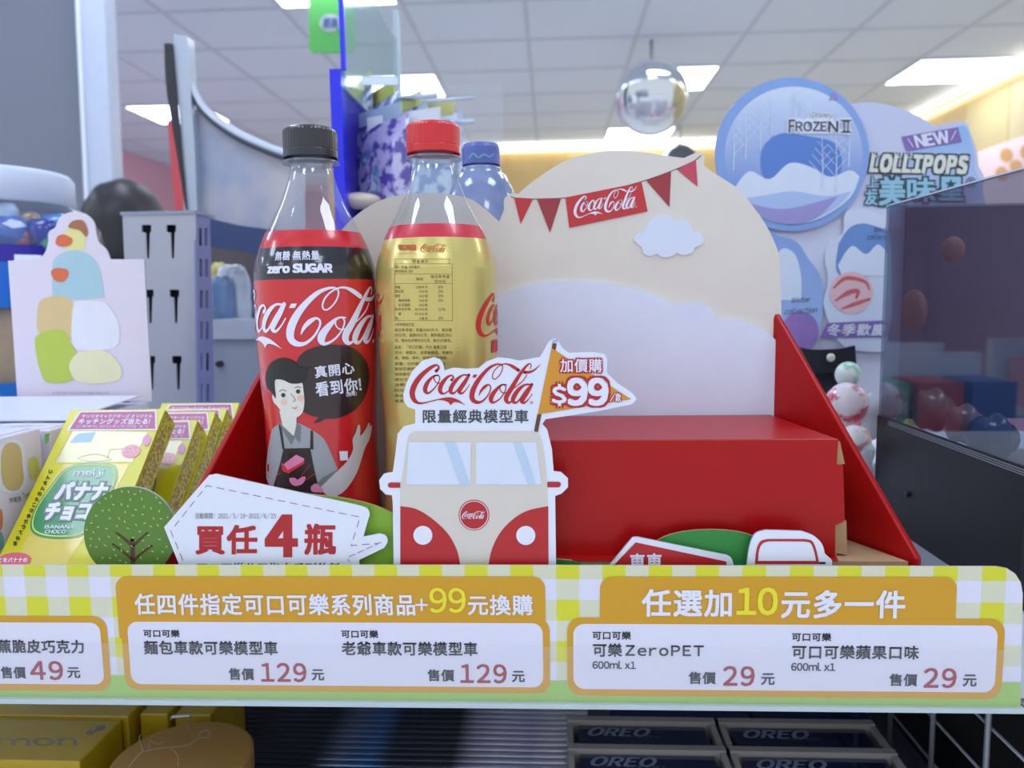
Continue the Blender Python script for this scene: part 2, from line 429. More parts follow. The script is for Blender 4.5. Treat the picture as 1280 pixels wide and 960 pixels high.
# wood panels on the back and right walls, in board columns
for k in range(9):
    x = -2.15 + k * 0.58
    MB().box((x, 7.705, 0.1), (x + 0.57, 7.72, CEIL - 0.08)).out('wall_panel', mat('warm_panel_%d' % (k % 3), [(226, 196, 132), (230, 204, 146), (222, 192, 134)][k % 3], 0.5, var=0.12, scale=4), bw)
for k in range(11):
    for r in range(5):
        y = 1.55 + k * 0.56; z = 0.1 + r * 0.52
        MB().box((3.068, y, z), (3.08, y + 0.552, z + 0.512)).out('wall_panel', mat('right_panel_%d' % ((k + r * 2) % 3), [(200, 182, 132), (194, 174, 122), (204, 188, 146)][(k + r * 2) % 3], 0.5, var=0.1, scale=4), rw)
t = thing('cove_light', 'warm strip of cove light along the top of the back wall', 'cove light', (0.4, 7.66, CEIL - 0.075), 'cove lights')
MB().box((-2.15, 7.63, CEIL - 0.075), (3.05, 7.70, CEIL - 0.004)).out('light_strip', cove_m, t)
t = thing('cove_light', 'warm strip of cove light sloping along the top of the right wall', 'cove light', (3.0, 4.6, CEIL - 0.075), 'cove lights')
MB().box((3.0, 1.6, CEIL - 0.07), (3.066, 7.62, CEIL - 0.004)).out('light_strip', cove_m, t)
MB().box((2.985, 1.6, CEIL - 0.085), (3.0, 7.62, CEIL - 0.068)).out('trim_strip', mat('gold_trim', (206, 170, 60), 0.4, metal=0.3), t)
# menu board with round buns on the right wall
t = thing('menu_board', 'pale pink picture board of round buns on the right wall', 'poster', (3.06, 4.9, 1.9))
def wr(X): return lambda u, v, off=0.0: PX(u, v, X - off)
card(t, wr(3.06), 'board', blob([(1222,190,1),(1290,166,1),(1290,262,1),(1226,262,1)]), mat('board_pink', (240, 216, 220), 0.5), 0.008)
arts(t, wr(3.06), 'bun_picture', mat('bun_tan', (214, 160, 104), 0.6), [circ(1258, 194, 8, 9), circ(1270, 208, 8, 8), circ(1252, 217, 8, 9), circ(1282, 190, 7, 9)], 3, step=0.001)
# ------------------------------------------------------------------ mirrors hanging at the back
def dome_mirror(px, py, rpx, Y, name, label, bulge, m, tilt=0):
    c = P(px, py, Y); r = rpx * Y / F
    t = thing(name, label, 'mirror', (c.x, c.y, c.z - r))
    mb = MB(); n = 40; base = 0; ct, st_ = cos(radians(tilt)), sin(radians(tilt))
    for i in range(9):
        a = i / 8 * 1.0; rr = r * sin(a * pi / 2) ; yy = -bulge * r * cos(a * pi / 2)
        for k in range(n):
            q = 2 * pi * k / n; zz_ = rr * sin(q); mb.v.append(Vector((c.x + rr * cos(q), c.y + yy * ct - zz_ * st_, c.z + yy * st_ + zz_ * ct)))
    for i in range(8):
        for k in range(n): mb.f.append((i * n + k, i * n + (k + 1) % n, (i + 1) * n + (k + 1) % n, (i + 1) * n + k))
    mb.out('mirror_dome', m, t, smooth=True)
    rm = MB(); pts = [(c.x + r * cos(2 * pi * k / 40), c.y + 0.003 - r * sin(2 * pi * k / 40) * st_, c.z + r * sin(2 * pi * k / 40) * ct) for k in range(41)]
    rm.tube(pts, 0.012 * r / 0.25, 8, False).out('rim', mat('mirror_rim_grey', (196, 200, 208), 0.4), t, smooth=True)
    bk = MB(); bk.tube([(c.x, c.y + 0.002 + .01, c.z), (c.x, c.y + 0.06, c.z)], r * 0.3, 24).out('backing', grid_m, t)
    MB().tube([(c.x, c.y + 0.04, c.z), (c.x, c.y + 0.04, CEIL)], 0.012, 10).out('hanging_rod', silver, t, smooth=True)
    return t
mirror_m = mat('mirror_silver', (225, 230, 235), 0.06, metal=1.0, var=0.01)
dome_mirror(815, 123, 42, 4.7, 'convex_mirror', 'round convex security mirror hanging from the ceiling', 0.34, mirror_m, 20)
dome_mirror(850, 204, 22, 7.0, 'convex_mirror', 'small dark dome mirror just above the bunting card', 0.9, mat('dome_grey', (130, 134, 150), 0.15, metal=0.8))
# low gondola shelves added out of sight so the mirror has goods to reflect
def gondola(x, y, cols, lab):
    t = thing('added_shop_shelf', lab, 'shelf', (x, y, 0))
    MB().box((x - 0.5, y - 0.02, 0), (x + 0.5, y + 0.02, 1.1)).out('back_panel', white_card, t)
    for z in (0.1, 0.45, 0.8): MB().box((x - 0.5, y - 0.3, z), (x + 0.5, y - 0.02, z + 0.03)).out('shelf_board', white_card, t)
    for j, z in enumerate((0.13, 0.48, 0.83)):
        for k in range(6): MB().box((x - 0.48 + k * 0.16, y - 0.26, z), (x - 0.35 + k * 0.16, y - 0.06, z + 0.2)).out('packet', mat('goods_%s' % cols[(k + j) % len(cols)], dict(red=(190, 60, 60), blue=(60, 90, 170), green=(90, 150, 90), tan=(220, 190, 150), pink=(220, 150, 170))[cols[(k + j) % len(cols)]], 0.5), t)
gondola(0.9, 3.6, ['red', 'tan', 'blue', 'pink'], 'added low white shop shelf of goods out in the aisle, beyond the bunting card')
for gi, (gx, gy) in enumerate([(2.1, 3.3), (-1.9, 3.4), (0.4, 2.2), (1.6, 2.3), (-0.45, 2.65)]):
    gondola(gx, gy, [['red', 'blue', 'tan'], ['green', 'pink', 'blue'], ['tan', 'red', 'green'], ['blue', 'tan', 'pink'], ['red', 'green', 'blue']][gi], ['added low shop shelf of goods far right behind the smoked box', 'added low shop shelf of goods at far left beyond the glass case', 'added low shop shelf of goods hidden behind the white cloud card', 'added low shop shelf of goods behind the lollipop sign', 'added low shop shelf of goods behind the glass case'][gi])
gondola(-0.6, 3.2, ['green', 'blue', 'tan', 'pink'], 'added low white shop shelf of goods out in the aisle, beyond the bottles')
# green hanging sign
sg = planeY(3.6); c = P(406, 65, 3.6)
t = thing('hanging_sign', 'bright green sign with white round emblem hanging from the ceiling', 'sign', c)
card(t, sg, 'sign_board', rrect(386, -30, 442, 65, 5), mat('sign_green', (112, 214, 112), 0.5), 0.02)
art(t, sg, 'emblem', white_card, [circ(413, 29, 13, 11)], 3, step=0.001)
art(t, sg, 'emblem_lettering', mat('sign_blue', (80, 110, 170), 0.5), [txt('超商', (404, 22, 423, 36), 0.02)], 5, step=0.001)
for px in (392, 436):
    a = P(px, -28, 3.6); MB().tube([(a.x, a.y, a.z), (a.x, a.y, CEIL)], 0.004, 6).out('hanging_wire', silver, t)
# ------------------------------------------------------------------ grey cabinet at left with white post
CY = 2.35
t = thing('cabinet', 'tall grey cabinet with a pale edge post filling the upper left corner', 'cabinet', (-1.9, CY + .03, 0))
a = P(98, 0, CY)
MB().box((-2.6, CY + .062, 0), (a.x + 0.01, CY + .14, CEIL - 0.02)).out('side_panel', mat('cabinet_grey', (116, 120, 134), 0.45, var=0.03, scale=3), t)
card(t, planeY(CY), 'edge_post', [(91, -60), (127, -60), (141, 232), (147, 560), (122, 560), (108, 240)], mat('post_white', (192, 200, 220), 0.4), 0.06)
card(t, planeY(CY - .01), 'post_bead', [(91, -60), (96, -60), (109, 240), (120, 560), (115, 560), (105, 240)], mat('bead_white', (226, 232, 244), 0.35), 0.008)
# ------------------------------------------------------------------ person behind
def person():
    c = P(161, 281, 2.0)
    t = thing('person', 'person with short dark hair in navy clothes, back turned, behind the grey slotted post', 'person', (c.x, 2.0, 0))
    cx, cy = c.x, 2.0; top = c.z + 0.105
    joints = {'pelvis': (0, 0, .95, .15), 'waist': (0, 0, 1.08, .13), 'chest': (0, 0, 1.28, .15), 'neckb': (0, .0, 1.36, .07), 'neck': (0, 0, 1.42, .055),
      'shL': (-.16, 0, 1.33, .065), 'elL': (-.2, .02, 1.06, .045), 'wrL': (-.17, .2, .95, .03), 'haL': (-.15, .27, .95, .035),
      'shR': (.16, 0, 1.33, .065), 'elR': (.2, .02, 1.06, .045), 'wrR': (.17, .2, .95, .03), 'haR': (.15, .27, .95, .035),
      'hipL': (-.09, 0, .88, .1), 'knL': (-.1, .02, .48, .065), 'anL': (-.1, -.01, .08, .042), 'toL': (-.1, .13, .035, .035),
      'hipR': (.09, 0, .88, .1), 'knR': (.1, .02, .48, .065), 'anR': (.1, -.01, .08, .042), 'toR': (.1, .13, .035, .035)}
    k = list(joints); dz = top - 1.60
    es = [('pelvis', 'waist'), ('waist', 'chest'), ('chest', 'neckb'), ('neckb', 'neck'), ('chest', 'shL'), ('shL', 'elL'), ('elL', 'wrL'), ('wrL', 'haL'), ('chest', 'shR'), ('shR', 'elR'), ('elR', 'wrR'), ('wrR', 'haR'),
          ('pelvis', 'hipL'), ('hipL', 'knL'), ('knL', 'anL'), ('anL', 'toL'), ('pelvis', 'hipR'), ('hipR', 'knR'), ('knR', 'anR'), ('anR', 'toR')]
    sc = top / 1.60
    me = bpy.data.meshes.new('clothed_body'); me.from_pydata([(joints[j][0], joints[j][1], joints[j][2] * sc) for j in k], [(k.index(a), k.index(b)) for a, b in es], [])
    o = bpy.data.objects.new('body', me); COL.objects.link(o); o.parent = t
    me.materials.append(mat('navy_cloth', (52, 62, 98), 0.8, var=0.15, scale=40))
    o.modifiers.new('skin', 'SKIN'); sv = me.skin_vertices[0].data
    for i, j in enumerate(k): sv[i].radius = (joints[j][3], joints[j][3] * 0.85)
    sv[0].use_root = True
    s = o.modifiers.new('sub', 'SUBSURF'); s.levels = 2; s.render_levels = 2
    hz = top - 0.115
    skin = mat('skin', (222, 178, 156), 0.5); hair = mat('dark_hair', (38, 34, 38), 0.45, var=0.2, scale=300)
    hd = MB(); hd.ball((cx, cy, hz), (0.076, 0.095, 0.112), 24, 16, lambda d: 1 - 0.12 * max(0, -d.z) ** 2)
    hd.ball((cx, cy + 0.097, hz - 0.012), (0.013, 0.02, 0.022), 10, 8)          # nose
    for s_ in (-1, 1): hd.ball((cx + s_ * 0.078, cy, hz - 0.01), (0.012, 0.02, 0.032), 10, 8)
    hd.out('head', skin, t, smooth=True)
    f = MB()
    for s_ in (-1, 1): f.ball((cx + s_ * 0.032, cy + 0.082, hz + 0.005), (0.014, 0.008, 0.006), 10, 6)
    f.out('eyes', ink_black, t, smooth=True)
    MB().ball((cx, cy + 0.084, hz - 0.05), (0.024, 0.008, 0.006), 12, 6).out('mouth', mat('lips', (180, 96, 96), 0.4), t, smooth=True)
    h = MB(); h.ball((cx, cy - 0.016, hz + 0.012), (0.1, 0.108, 0.112), 28, 18, lambda d: (1 + 0.02 * sin(9 * d.x + 7 * d.z)) * (1 if d.y < 0.45 or d.z > 0.35 else 0.78))
    h.out('hair', hair, t, smooth=True)
person()
# ------------------------------------------------------------------ curved hot-food case behind the post
t = thing('glass_case', 'curved glass counter case with a silver edge post behind the black-capped bottle', 'case', P(300, 500, 1.0))
p = planeY(1.0)
case_g = mat('case_glass_painted_reflection', (136, 158, 196), 0.12, spec=0.6, scale=9, sharp=.16, mix2=(206, 196, 196))  # warm and blue reflections are painted into the panel colour
gl_out = blob([(236,118,1),(243,130),(252,142),(268,157),(290,172),(315,184),(345,195),(380,206,1),(380,300,1),(243,276,1)])
card(t, p, 'glass_front', gl_out, case_g, 0.004)
tr = [(235,100),(243,118),(255,136),(272,151),(295,166),(320,178),(348,189),(382,199)]
MB().tube([P(x, y, 0.995) for x, y in cr(tr, 5)], 0.0055, 10).out('top_rail', mat('rail_white', (216, 222, 234), 0.3), t, smooth=True)
MB().tube([P(x, y + 6, 0.992) for x, y in cr(tr, 5)], 0.003, 8).out('rail_gasket', mat('gasket_grey', (70, 76, 88), 0.5), t, smooth=True)
card(t, planeY(0.985), 'edge_post', blob([(217,47),(220,44,1),(230,44,1),(234,50),(237,105),(243,180),(247,290,1),(231,290,1),(227,180),(221,105)]), mat('post_silver', (186, 196, 210), 0.28, metal=0.4), 0.02)
card(t, planeY(0.98), 'dark_flange', blob([(205,54,1),(214,54,1),(216,80),(222,150),(232,262,1),(222,200),(212,140),(207,100)]), mat('flange_black', (44, 44, 48), 0.35), 0.006)
card(t, planeY(0.99), 'lower_ledge', [(240, 262), (258, 272), (300, 282), (380, 292), (380, 330), (300, 314), (262, 308), (240, 306)], mat('ledge_blue', (56, 74, 116), 0.4), 0.05)
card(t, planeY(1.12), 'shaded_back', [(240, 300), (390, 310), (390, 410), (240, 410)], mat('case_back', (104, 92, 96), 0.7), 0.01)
card(t, planeY(0.945), 'shelf_lip', rrect(256, 400, 400, 424, 3), mat('lip_grey', (190, 194, 206), 0.4), 0.24)
a = P(256, 424, 0.95); b = P(430, 424, 0.95)
MB().box((a.x, 0.95, 0.0), (b.x, 1.2, a.z)).out('lower_cabinet', mat('counter_grey', (160, 166, 180), 0.5, var=0.03), t)
c = P(275, 455, 0.948); MB().tube([(c.x, .95, c.z), (c.x, .943, c.z)], 0.004, 12).out('screw', ink_black, t)
# poster strip behind
o = card(None, planeY(1.7), 'wall_poster', [(209, 150), (216, 150), (229, 262), (219, 262)], mat('poster_red', (204, 74, 84), 0.5), 0.01); 
settle(o, 'narrow red and white poster edge seen just left of the silver post', 'poster')
foil = mat('foil_blue_white', (160, 184, 214), 0.25, var=0.25, scale=60, mix2=(226, 226, 232), metal=0.2)
for i, (x, y, wd, hh, cc) in enumerate([(278, 376, 15, 30, (112, 140, 178)), (300, 372, 14, 34, (206, 214, 226)), (318, 380, 12, 26, (92, 118, 160)), (290, 345, 18, 14, (226, 228, 236)), (274, 342, 10, 14, (214, 196, 90))]):
    c = P(x, y, 1.03 + 0.012 * i); s = 1.03 / F
    o = MB().ball(c, (wd * s, 0.008, hh * s), 16, 10, lambda d: 1 + 0.12 * abs(d.x * d.z) * 4).out('snack_packet', mat('snack_foil_%d' % i, cc, 0.25, var=0.2, scale=80, coat=0.5), smooth=True)
    settle(o, ['steel-blue foil snack packet, lower left in the glass case', 'silvery white foil snack packet in the middle of the glass case', 'dark blue foil snack packet at the right in the glass case', 'white foil snack packet lying on top in the glass case', 'yellow foil snack packet at upper left in the glass case'][i], 'snack packet', 'foil packets in the glass case')
# ------------------------------------------------------------------ grey slotted post
Yp = 0.75; xl = P(153, 300, Yp).x; xr = P(247, 300, Yp).x; zt = P(200, 264, Yp).z
t = thing('slotted_post', 'grey metal shelf post with T-shaped slots behind the white header card', 'shelf post', ((xl + xr) / 2, Yp, SHELF))
def slot(x, y, s=1.0): return [(x - 6 * s, y), (x + 6 * s, y), (x + 6 * s, y + 9 * s), (x + 4.5 * s, y + 9 * s), (x + 3.5 * s, y + 42 * s), (x + 0.5 * s, y + 42 * s), (x - 1 * s, y + 10 * s), (x - 6 * s, y + 9 * s)]
pf = planeY(Yp)
bot = 560
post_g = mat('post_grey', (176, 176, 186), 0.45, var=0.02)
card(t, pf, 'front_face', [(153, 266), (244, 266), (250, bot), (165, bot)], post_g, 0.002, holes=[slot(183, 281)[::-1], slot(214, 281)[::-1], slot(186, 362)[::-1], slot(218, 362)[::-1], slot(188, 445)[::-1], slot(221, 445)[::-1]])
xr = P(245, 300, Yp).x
MB().box((xl + 0.003, Yp + 0.012, SHELF), (xr - 0.001, Yp + 0.014, zt - 0.004)).out('slot_shade_sheet', ink_black, t)  # black sheet stands in for the shade inside the front slots
sd = plane((xr, 0, 0), (1, 0, 0))
def sdf(u, v, off=0.0): return sd(u, v, off)
hl = []
for r in range(6):
    y = 285 + r * 39
    for x in (249.2 + r * 0.5, 256 + r * 0.5): hl.append([(x, y), (x, y + 22), (x + 3.4, y + 22), (x + 3.4, y)])
card(t, sdf, 'side_face', [(244.5, 266), (262.5, 270), (266, 400), (269, 535), (248.5, 535), (246.5, 400)], mat('post_side_shade', (126, 132, 176), 0.45, var=0.02), 0.002, holes=hl)  # same grey metal; the shade on this side is put into the colour
MB().box((xr - 0.012, Yp + 0.002, SHELF), (xr - 0.010, Yp + 0.04, zt - 0.006)).out('side_slot_shade', mat('post_shadow', (84, 90, 130), 0.6), t)  # dark sheet painted as the shade seen through the side slots
MB().box((xl, Yp - 0.001, zt - 0.003), (xr + 0.001, Yp + 0.045, zt)).out('top_cap', mat('cap_grey_blue', (150, 156, 172), 0.4), t)
# ------------------------------------------------------------------ clear jar at far left
c = P(-16, 400, 0.78); cx, cy = c.x, 0.85; k = 0.85 / F
def zz(py, Y): return EYE.z + (373 - py) * Y / F
t = thing('plastic_jar', 'big clear plastic jar with a white lid and blue label at the left edge', 'jar', (cx, cy, SHELF))
jar_c = clear('jar_clear', (0.93, 0.95, 0.98), 0.06, edge=1.4)
R = 0.115; cx = P(110, 280, 0.85).x - R; t.location = (cx, cy, SHELF)
prof = [(0.09, SHELF), (0.105, SHELF + .004), (R, SHELF + 0.012), (R, zz(300, .85)), (R * .97, zz(275, .85)), (R * 0.86, zz(256, .85)), (R * 0.76, zz(248, .85)), (R * .74, zz(238, .85))]
MB().lathe(prof, (cx, cy), 56).out('jar_body', jar_c, t, smooth=True)
rl = P(76, 220, .85).x - cx
lid = [(rl * .98, zz(248, .85)), (rl, zz(246, .85)), (rl, zz(214, .85)), (rl * .95, zz(207, .85)), (rl * .6, zz(204, .85)), (0.001, zz(204, .85))]
MB().lathe(lid, (cx, cy), 56, mod=lambda a, z: 1 + (0.004 * sin(a * 60) if z < zz(216, .85) else 0)).out('lid', mat('lid_white', (214, 222, 240), 0.4), t, smooth=True)
MB().lathe([(R + .0006, zz(492, .85)), (R + .0006, zz(462, .85))], (cx, cy), 56).out('lower_label', mat('label_blue', (28, 116, 202), 0.35), t, smooth=True)
MB().lathe([(R + .0006, zz(375, .85)), (R + .0006, zz(322, .85))], (cx, cy), 56).out('blue_label', mat('label_cyan', (30, 90, 214), 0.35, scale=8, mix2=(20, 140, 220)), t, smooth=True)
MB().lathe([(R + .0007, zz(322, .85)), (R + .0007, zz(302, .85))], (cx, cy), 56).out('violet_band', mat('label_violet', (58, 44, 168), 0.35), t, smooth=True)
art(t, planeY(cy - R * 0.98), 'label_plate', white_card, [[(18, 318), (52, 319), (52, 328), (18, 328)]], 1)
MB().lathe([(0.001, SHELF + .006), (R * .95, SHELF + .008), (R * .95, zz(375, .85)), (0.001, zz(370, .85))], (cx, cy), 40).out('contents', mat('crisps_tan', (186, 156, 116), 0.8, var=0.25, scale=60, bump=0.6), t, smooth=True)
for i, (px, py, dy, col, rr) in enumerate([(14, 290, -.06, (70, 110, 190), .018), (34, 282, -.04, (170, 140, 110), .016), (52, 292, -.05, (50, 60, 150), .017), (70, 288, -.03, (60, 130, 210), .019), (88, 292, -.04, (40, 60, 160), .015), (4, 270, -.05, (190, 210, 236), .016), (60, 300, -.05, (80, 150, 130), .014), (24, 300, -.06, (160, 90, 110), .012), (40, 302, -.03, (40, 50, 140), .02), (80, 302, -.02, (44, 60, 150), .02), (10, 304, -.03, (48, 60, 150), .02)]):
    q = P(px, py, cy + dy); o = MB().ball(q, (rr, rr * .7, rr * 0.9), 14, 8, lambda d: 1 + .2 * abs(d.x * d.z) * 2).out('wrapped_sweet', mat('sweet_%d' % i, col, 0.25, coat=0.5, var=.2, scale=90), smooth=True)
    settle(o, ['small blue wrapped sweet, left in the jar, just above the label', 'brown wrapped sweet near the middle of the jar', 'dark violet wrapped sweet at the middle of the jar', 'bright blue wrapped sweet right of the middle of the jar', 'dark blue wrapped sweet at the right side of the jar', 'pale blue wrapped sweet, highest at the left in the jar', 'green wrapped sweet low in the jar, above the white label plate', 'rose wrapped sweet, smallest in the jar', 'large indigo wrapped sweet low in the middle of the jar', 'large indigo wrapped sweet low at the right of the jar', 'dull indigo wrapped sweet low at the left edge of the jar'][i], 'sweet', 'wrapped sweets in the jar')

# ------------------------------------------------------------------ shelf
strip_Y = 0.385
shelf_m = mat('shelf_board_grey', (186, 190, 200), 0.45, var=0.03)
t = thing('store_shelf', 'pale grey metal shelf board that carries the bottles and boxes', 'shelf', (-0.04, 0.65, SHELF - 0.02))
MB().box((-0.62, 0.392, SHELF - 0.018), (0.60, 0.93, SHELF)).out('shelf_board', shelf_m, t)
MB().box((-0.62, 0.3905, SHELF - 0.045), (0.60, 0.3925, SHELF)).out('front_lip', shelf_m, t)
# lower bay: back and floor
t2 = thing('lower_shelf', 'ribbed see-through shelf tray of the lower bay between yellow and navy boxes', 'shelf', (0, 0.6, EYE.z - 0.40))
low = EYE.z - 0.375
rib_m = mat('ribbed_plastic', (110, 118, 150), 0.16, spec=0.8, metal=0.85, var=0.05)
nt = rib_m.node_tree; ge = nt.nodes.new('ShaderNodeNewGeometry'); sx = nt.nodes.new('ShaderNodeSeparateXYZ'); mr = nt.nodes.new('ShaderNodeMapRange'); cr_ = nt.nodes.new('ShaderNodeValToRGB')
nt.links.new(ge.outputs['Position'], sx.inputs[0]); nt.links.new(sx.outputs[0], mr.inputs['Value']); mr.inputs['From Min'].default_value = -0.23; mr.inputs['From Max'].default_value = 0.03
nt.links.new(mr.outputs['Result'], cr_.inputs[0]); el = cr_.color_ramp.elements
el[0].position = 0; el[0].color = (.05, .055, .08, 1); el[1].position = 1; el[1].color = (.9, .9, .98, 1)  # bands painted into the ribs for goods blurred through the plastic
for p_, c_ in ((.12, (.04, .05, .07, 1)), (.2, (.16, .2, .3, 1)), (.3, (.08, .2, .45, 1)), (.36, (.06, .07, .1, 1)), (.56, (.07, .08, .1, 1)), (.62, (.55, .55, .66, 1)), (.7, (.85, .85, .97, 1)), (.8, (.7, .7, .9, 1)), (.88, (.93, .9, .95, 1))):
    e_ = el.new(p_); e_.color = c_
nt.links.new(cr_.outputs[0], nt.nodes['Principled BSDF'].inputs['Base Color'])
MB().box((-0.62, 0.40, low - 0.02), (0.62, 0.915, low - 0.003)).out('tray_board', mat('tray_grey', (92, 96, 110), 0.4), t2)
rb = MB(); n = 0
y = 0.42
xs0, xs1 = -0.30, 0.03
while y < 0.90:
    m = 6
    for k in range(m + 1):
        a = pi * k / m; 
        for x in (xs0, xs1): rb.v.append(Vector((x, y + 0.0042 - 0.0042 * cos(a), low - 0.003 + 0.0040 * sin(a))))
    b = len(rb.v) - 2 * (m + 1)
    for k in range(m): rb.f.append((b + 2 * k, b + 2 * k + 1, b + 2 * k + 3, b + 2 * k + 2))
    y += 0.0084
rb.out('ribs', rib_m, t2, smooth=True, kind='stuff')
MB().box((-0.62, 0.915, low - 0.02), (0.62, 0.925, SHELF - 0.019)).out('back_panel', mat('bay_back', (150, 152, 168), 0.6), t2)
for i, (x, wd, h, col, lab) in enumerate([(-0.16, .05, .12, (60, 90, 140), 'added slim blue carton at the back of the lower bay'), (-0.09, .05, .13, (40, 44, 60), 'added dark carton at the back of the lower bay'), (-0.02, .06, .13, (226, 222, 220), 'added white carton at the back of the lower bay'), (0.05, .05, .12, (216, 200, 190), 'added cream carton at the back of the lower bay')]):
    mb = MB().box((x - wd / 2, 0.84, low), (x + wd / 2, 0.9, low + h)); o = bevel(mb.out('carton', mat('carton_%d' % i, col, 0.45)), 0.001)
    settle(o, lab, 'carton')  # unseen cartons added at the back for the ribs to reflect
# ------------------------------------------------------------------ card display stand with backdrop
BY = 0.495
t = thing('display_stand', 'red and cream card display stand with cloud backdrop and bunting around the bottles', 'display stand', (0, 0.45, SHELF))
DISP = t
bd = planeY(BY)
back_out = blob([(366,640,1),(366,402,1),(376,372),(400,330),(424,292),(443,271),(468,254),(495,245),(535,241),(575,245),(597,254),(624,277,1),(630,262,1),(630,250),(634,245),(641,241),(647,243,1),(658,233,1),(680.6,216.6),(709,200),(742.5,190.7),(770.6,188),(804,190),(832.5,194.6),(855,197.5,1),(868,191.5,1),(876,190),(881,194),(879.5,206.7,1),(897,219),(922.5,236),(942,259),(959,284),(971.8,312),(975.5,330,1),(977,400,1),(978,640,1)])
bp = card(t, bd, 'backdrop', back_out, cream, 0.003, kraft)
hill = blob([(520,640,1),(520,520,1),(535,460),(560,425),(590,392),(622,371),(665,355.5),(702.5,352),(740,352.5),(777.5,357.5),(815,367.5),(845,382,1),(860,377.5),(872.5,377),(887.5,385),(898,401,1),(915,399),(935,402.5),(950,410),(962,418),(974,432,1),(975,640,1)])
card(t, bd, 'white_hill', hill, mat('hill_white', (220, 226, 246), 0.4, coat=0.25, coatr=0.2), 0.0018, off=0.002)
cl = blob([(794,303,1),(791.5,298),(797,292),(806,289,1),(810,278),(820,270),(833,269),(843,277,1),(855,274.5),(863,281),(866,290,1),(874,291),(880,300),(876,306),(868,309,1),(865,316),(854,319),(846,316,1),(840,320),(829,322),(821,317,1),(812,320),(804,317),(802,309,1)])
card(t, bd, 'small_cloud', cl, mat('cloud_white', (216, 224, 242), 0.45), 0.0008, off=0.001)
art(bp, bd, 'bunting_string', mat('string_brown', (80, 60, 50), 0.7), [rib([(639,246,1),(648,248,1),(672,249,1),(706,247.5,1),(755,239,1),(802,227,1),(839,214,1),(866,202,1),(876,194.6,1)])], 2)
flag_a = mat('flag_red', (196, 36, 44), 0.4, coat=0.4); flag_b = mat('flag_dark_red', (158, 40, 50), 0.4, coat=0.4); flag_c = mat('flag_rose', (196, 60, 84), 0.35, coat=0.5)
art(bp, bd, 'bunting_flag', flag_a, [[(642.6,247),(666.6,248.4),(651,280)]], 3)
art(bp, bd, 'bunting_flag', flag_b, [[(671,248.4),(701.7,247.5),(687.6,291)]], 3)
art(bp, bd, 'bunting_flag', flag_b, [[(807.8,226),(838.7,214.6),(836.7,259)]], 3)
art(bp, bd, 'bunting_flag', flag_c, [[(846,212),(869.6,199.7),(872,233.4)]], 3)
art(bp, bd, 'bunting_banner', flag_a, [[(706.8,247),(802,228),(809.5,264.4),(711.6,285)]], 3)
def place_logo(x, y, wd, ang=0.0, hs=1.0):
    """logo mapped to a box whose left-top is x,y and width wd (whole logotype), turned by ang"""
    k = wd / 1050.0
    def f(u, v):
        X = (u - 76) * k; Y = (v - 90) * k * hs
        return (x + X * cos(ang) - Y * sin(ang), y + X * sin(ang) + Y * cos(ang))
    return f
art(bp, bd, 'banner_logotype', white_ink, logo_shapes(place_logo(713.5, 247.5, 84, -0.185, 1.02)), 4)
# platform
xa = lambda px, Y: P(px, 400, Y).x
plat = EYE.z - 0.139
MB().hexa([(-0.195, 0.3985, SHELF), (0.185, 0.3985, SHELF), (0.141, BY - .003, SHELF), (-0.165, BY - .003, SHELF), (-0.195, 0.3985, plat), (0.185, 0.3985, plat), (0.141, BY - .003, plat), (-0.165, BY - .003, plat)]).out('platform', kraft, t)
# sloping side panels
def side_panel(pa, pb, top_a, sgn, name):
    # pa = (x,y) at the back, pb = (x,y) at the front, triangular
    d = Vector((pb[0] - pa[0], pb[1] - pa[1], 0)); n = Vector((d.y, -d.x, 0)).normalized() * sgn * 0.004
    A = Vector((pa[0], pa[1], EYE.z - top_a)); B = Vector((pb[0], pb[1], plat + 0.002)); C_ = Vector((pa[0], pa[1], SHELF)); D = Vector((pb[0], pb[1], SHELF))
    A2 = A + (B - A) * 0.02; A1 = A - Vector((0, 0, .006))
    v = [A1, A2, B, D, C_]; w_ = [q + n for q in v]
    o = link(name, v + w_, [(0, 1, 2, 3, 4), (9, 8, 7, 6, 5), (0, 5, 6, 1), (1, 6, 7, 2), (2, 7, 8, 3), (3, 8, 9, 4), (4, 9, 5, 0)], red_card, t)
    bevel(o, 0.0012, 3); return o
side_panel((P(966, 400, BY).x, BY + .001), (P(1146, 700, .397).x, 0.397), 0.0085, -1, 'side_panel')
side_panel((P(366, 400, BY).x, BY + .001), (P(206, 700, .397).x, 0.397), 0.0085, 1, 'side_panel')
# red step box
bt = EYE.z - 0.0752; fy = 0.405; bx0 = P(560, 600, fy).x; bx1 = P(1048, 560, fy).x
st = MB(); st.hexa([(bx0, fy + .002, bt - .0015), (bx1, fy + .002, bt - .0015), (0.139, BY - .004, bt - .0015), (bx0, BY - .004, bt - .0015), (bx0, fy, bt), (bx1, fy, bt), (0.139, BY - .004, bt), (bx0, BY - .004, bt)])
so = bevel(st.out('step_top', red_card, t), 0.0012, 3)
pf2 = planeY(fy)
card(t, pf2, 'step_front', blob([(560,552,1),(1048,549.5,1),(1046,580,1),(1054,583,1),(1056,650,1),(1044,657,1),(1044,694,1),(560,697,1)]), red_card, 0.0015, kraft)
MB().hexa([(bx1 - .002, fy + .0016, plat), (bx1 + .0015, fy + .0016, plat), (0.141, BY - .004, plat), (0.138, BY - .004, plat), (bx1 - .003, fy + .0016, bt - .002), (bx1 + .001, fy + .0016, bt - .002), (0.141, BY - .004, bt - .002), (0.138, BY - .004, bt - .002)]).out('step_side', kraft, t)
card(t, planeY(fy + .003), 'folded_tab', [(1046, 552), (1050, 552), (1056, 580), (1046, 581)], kraft, 0.003)
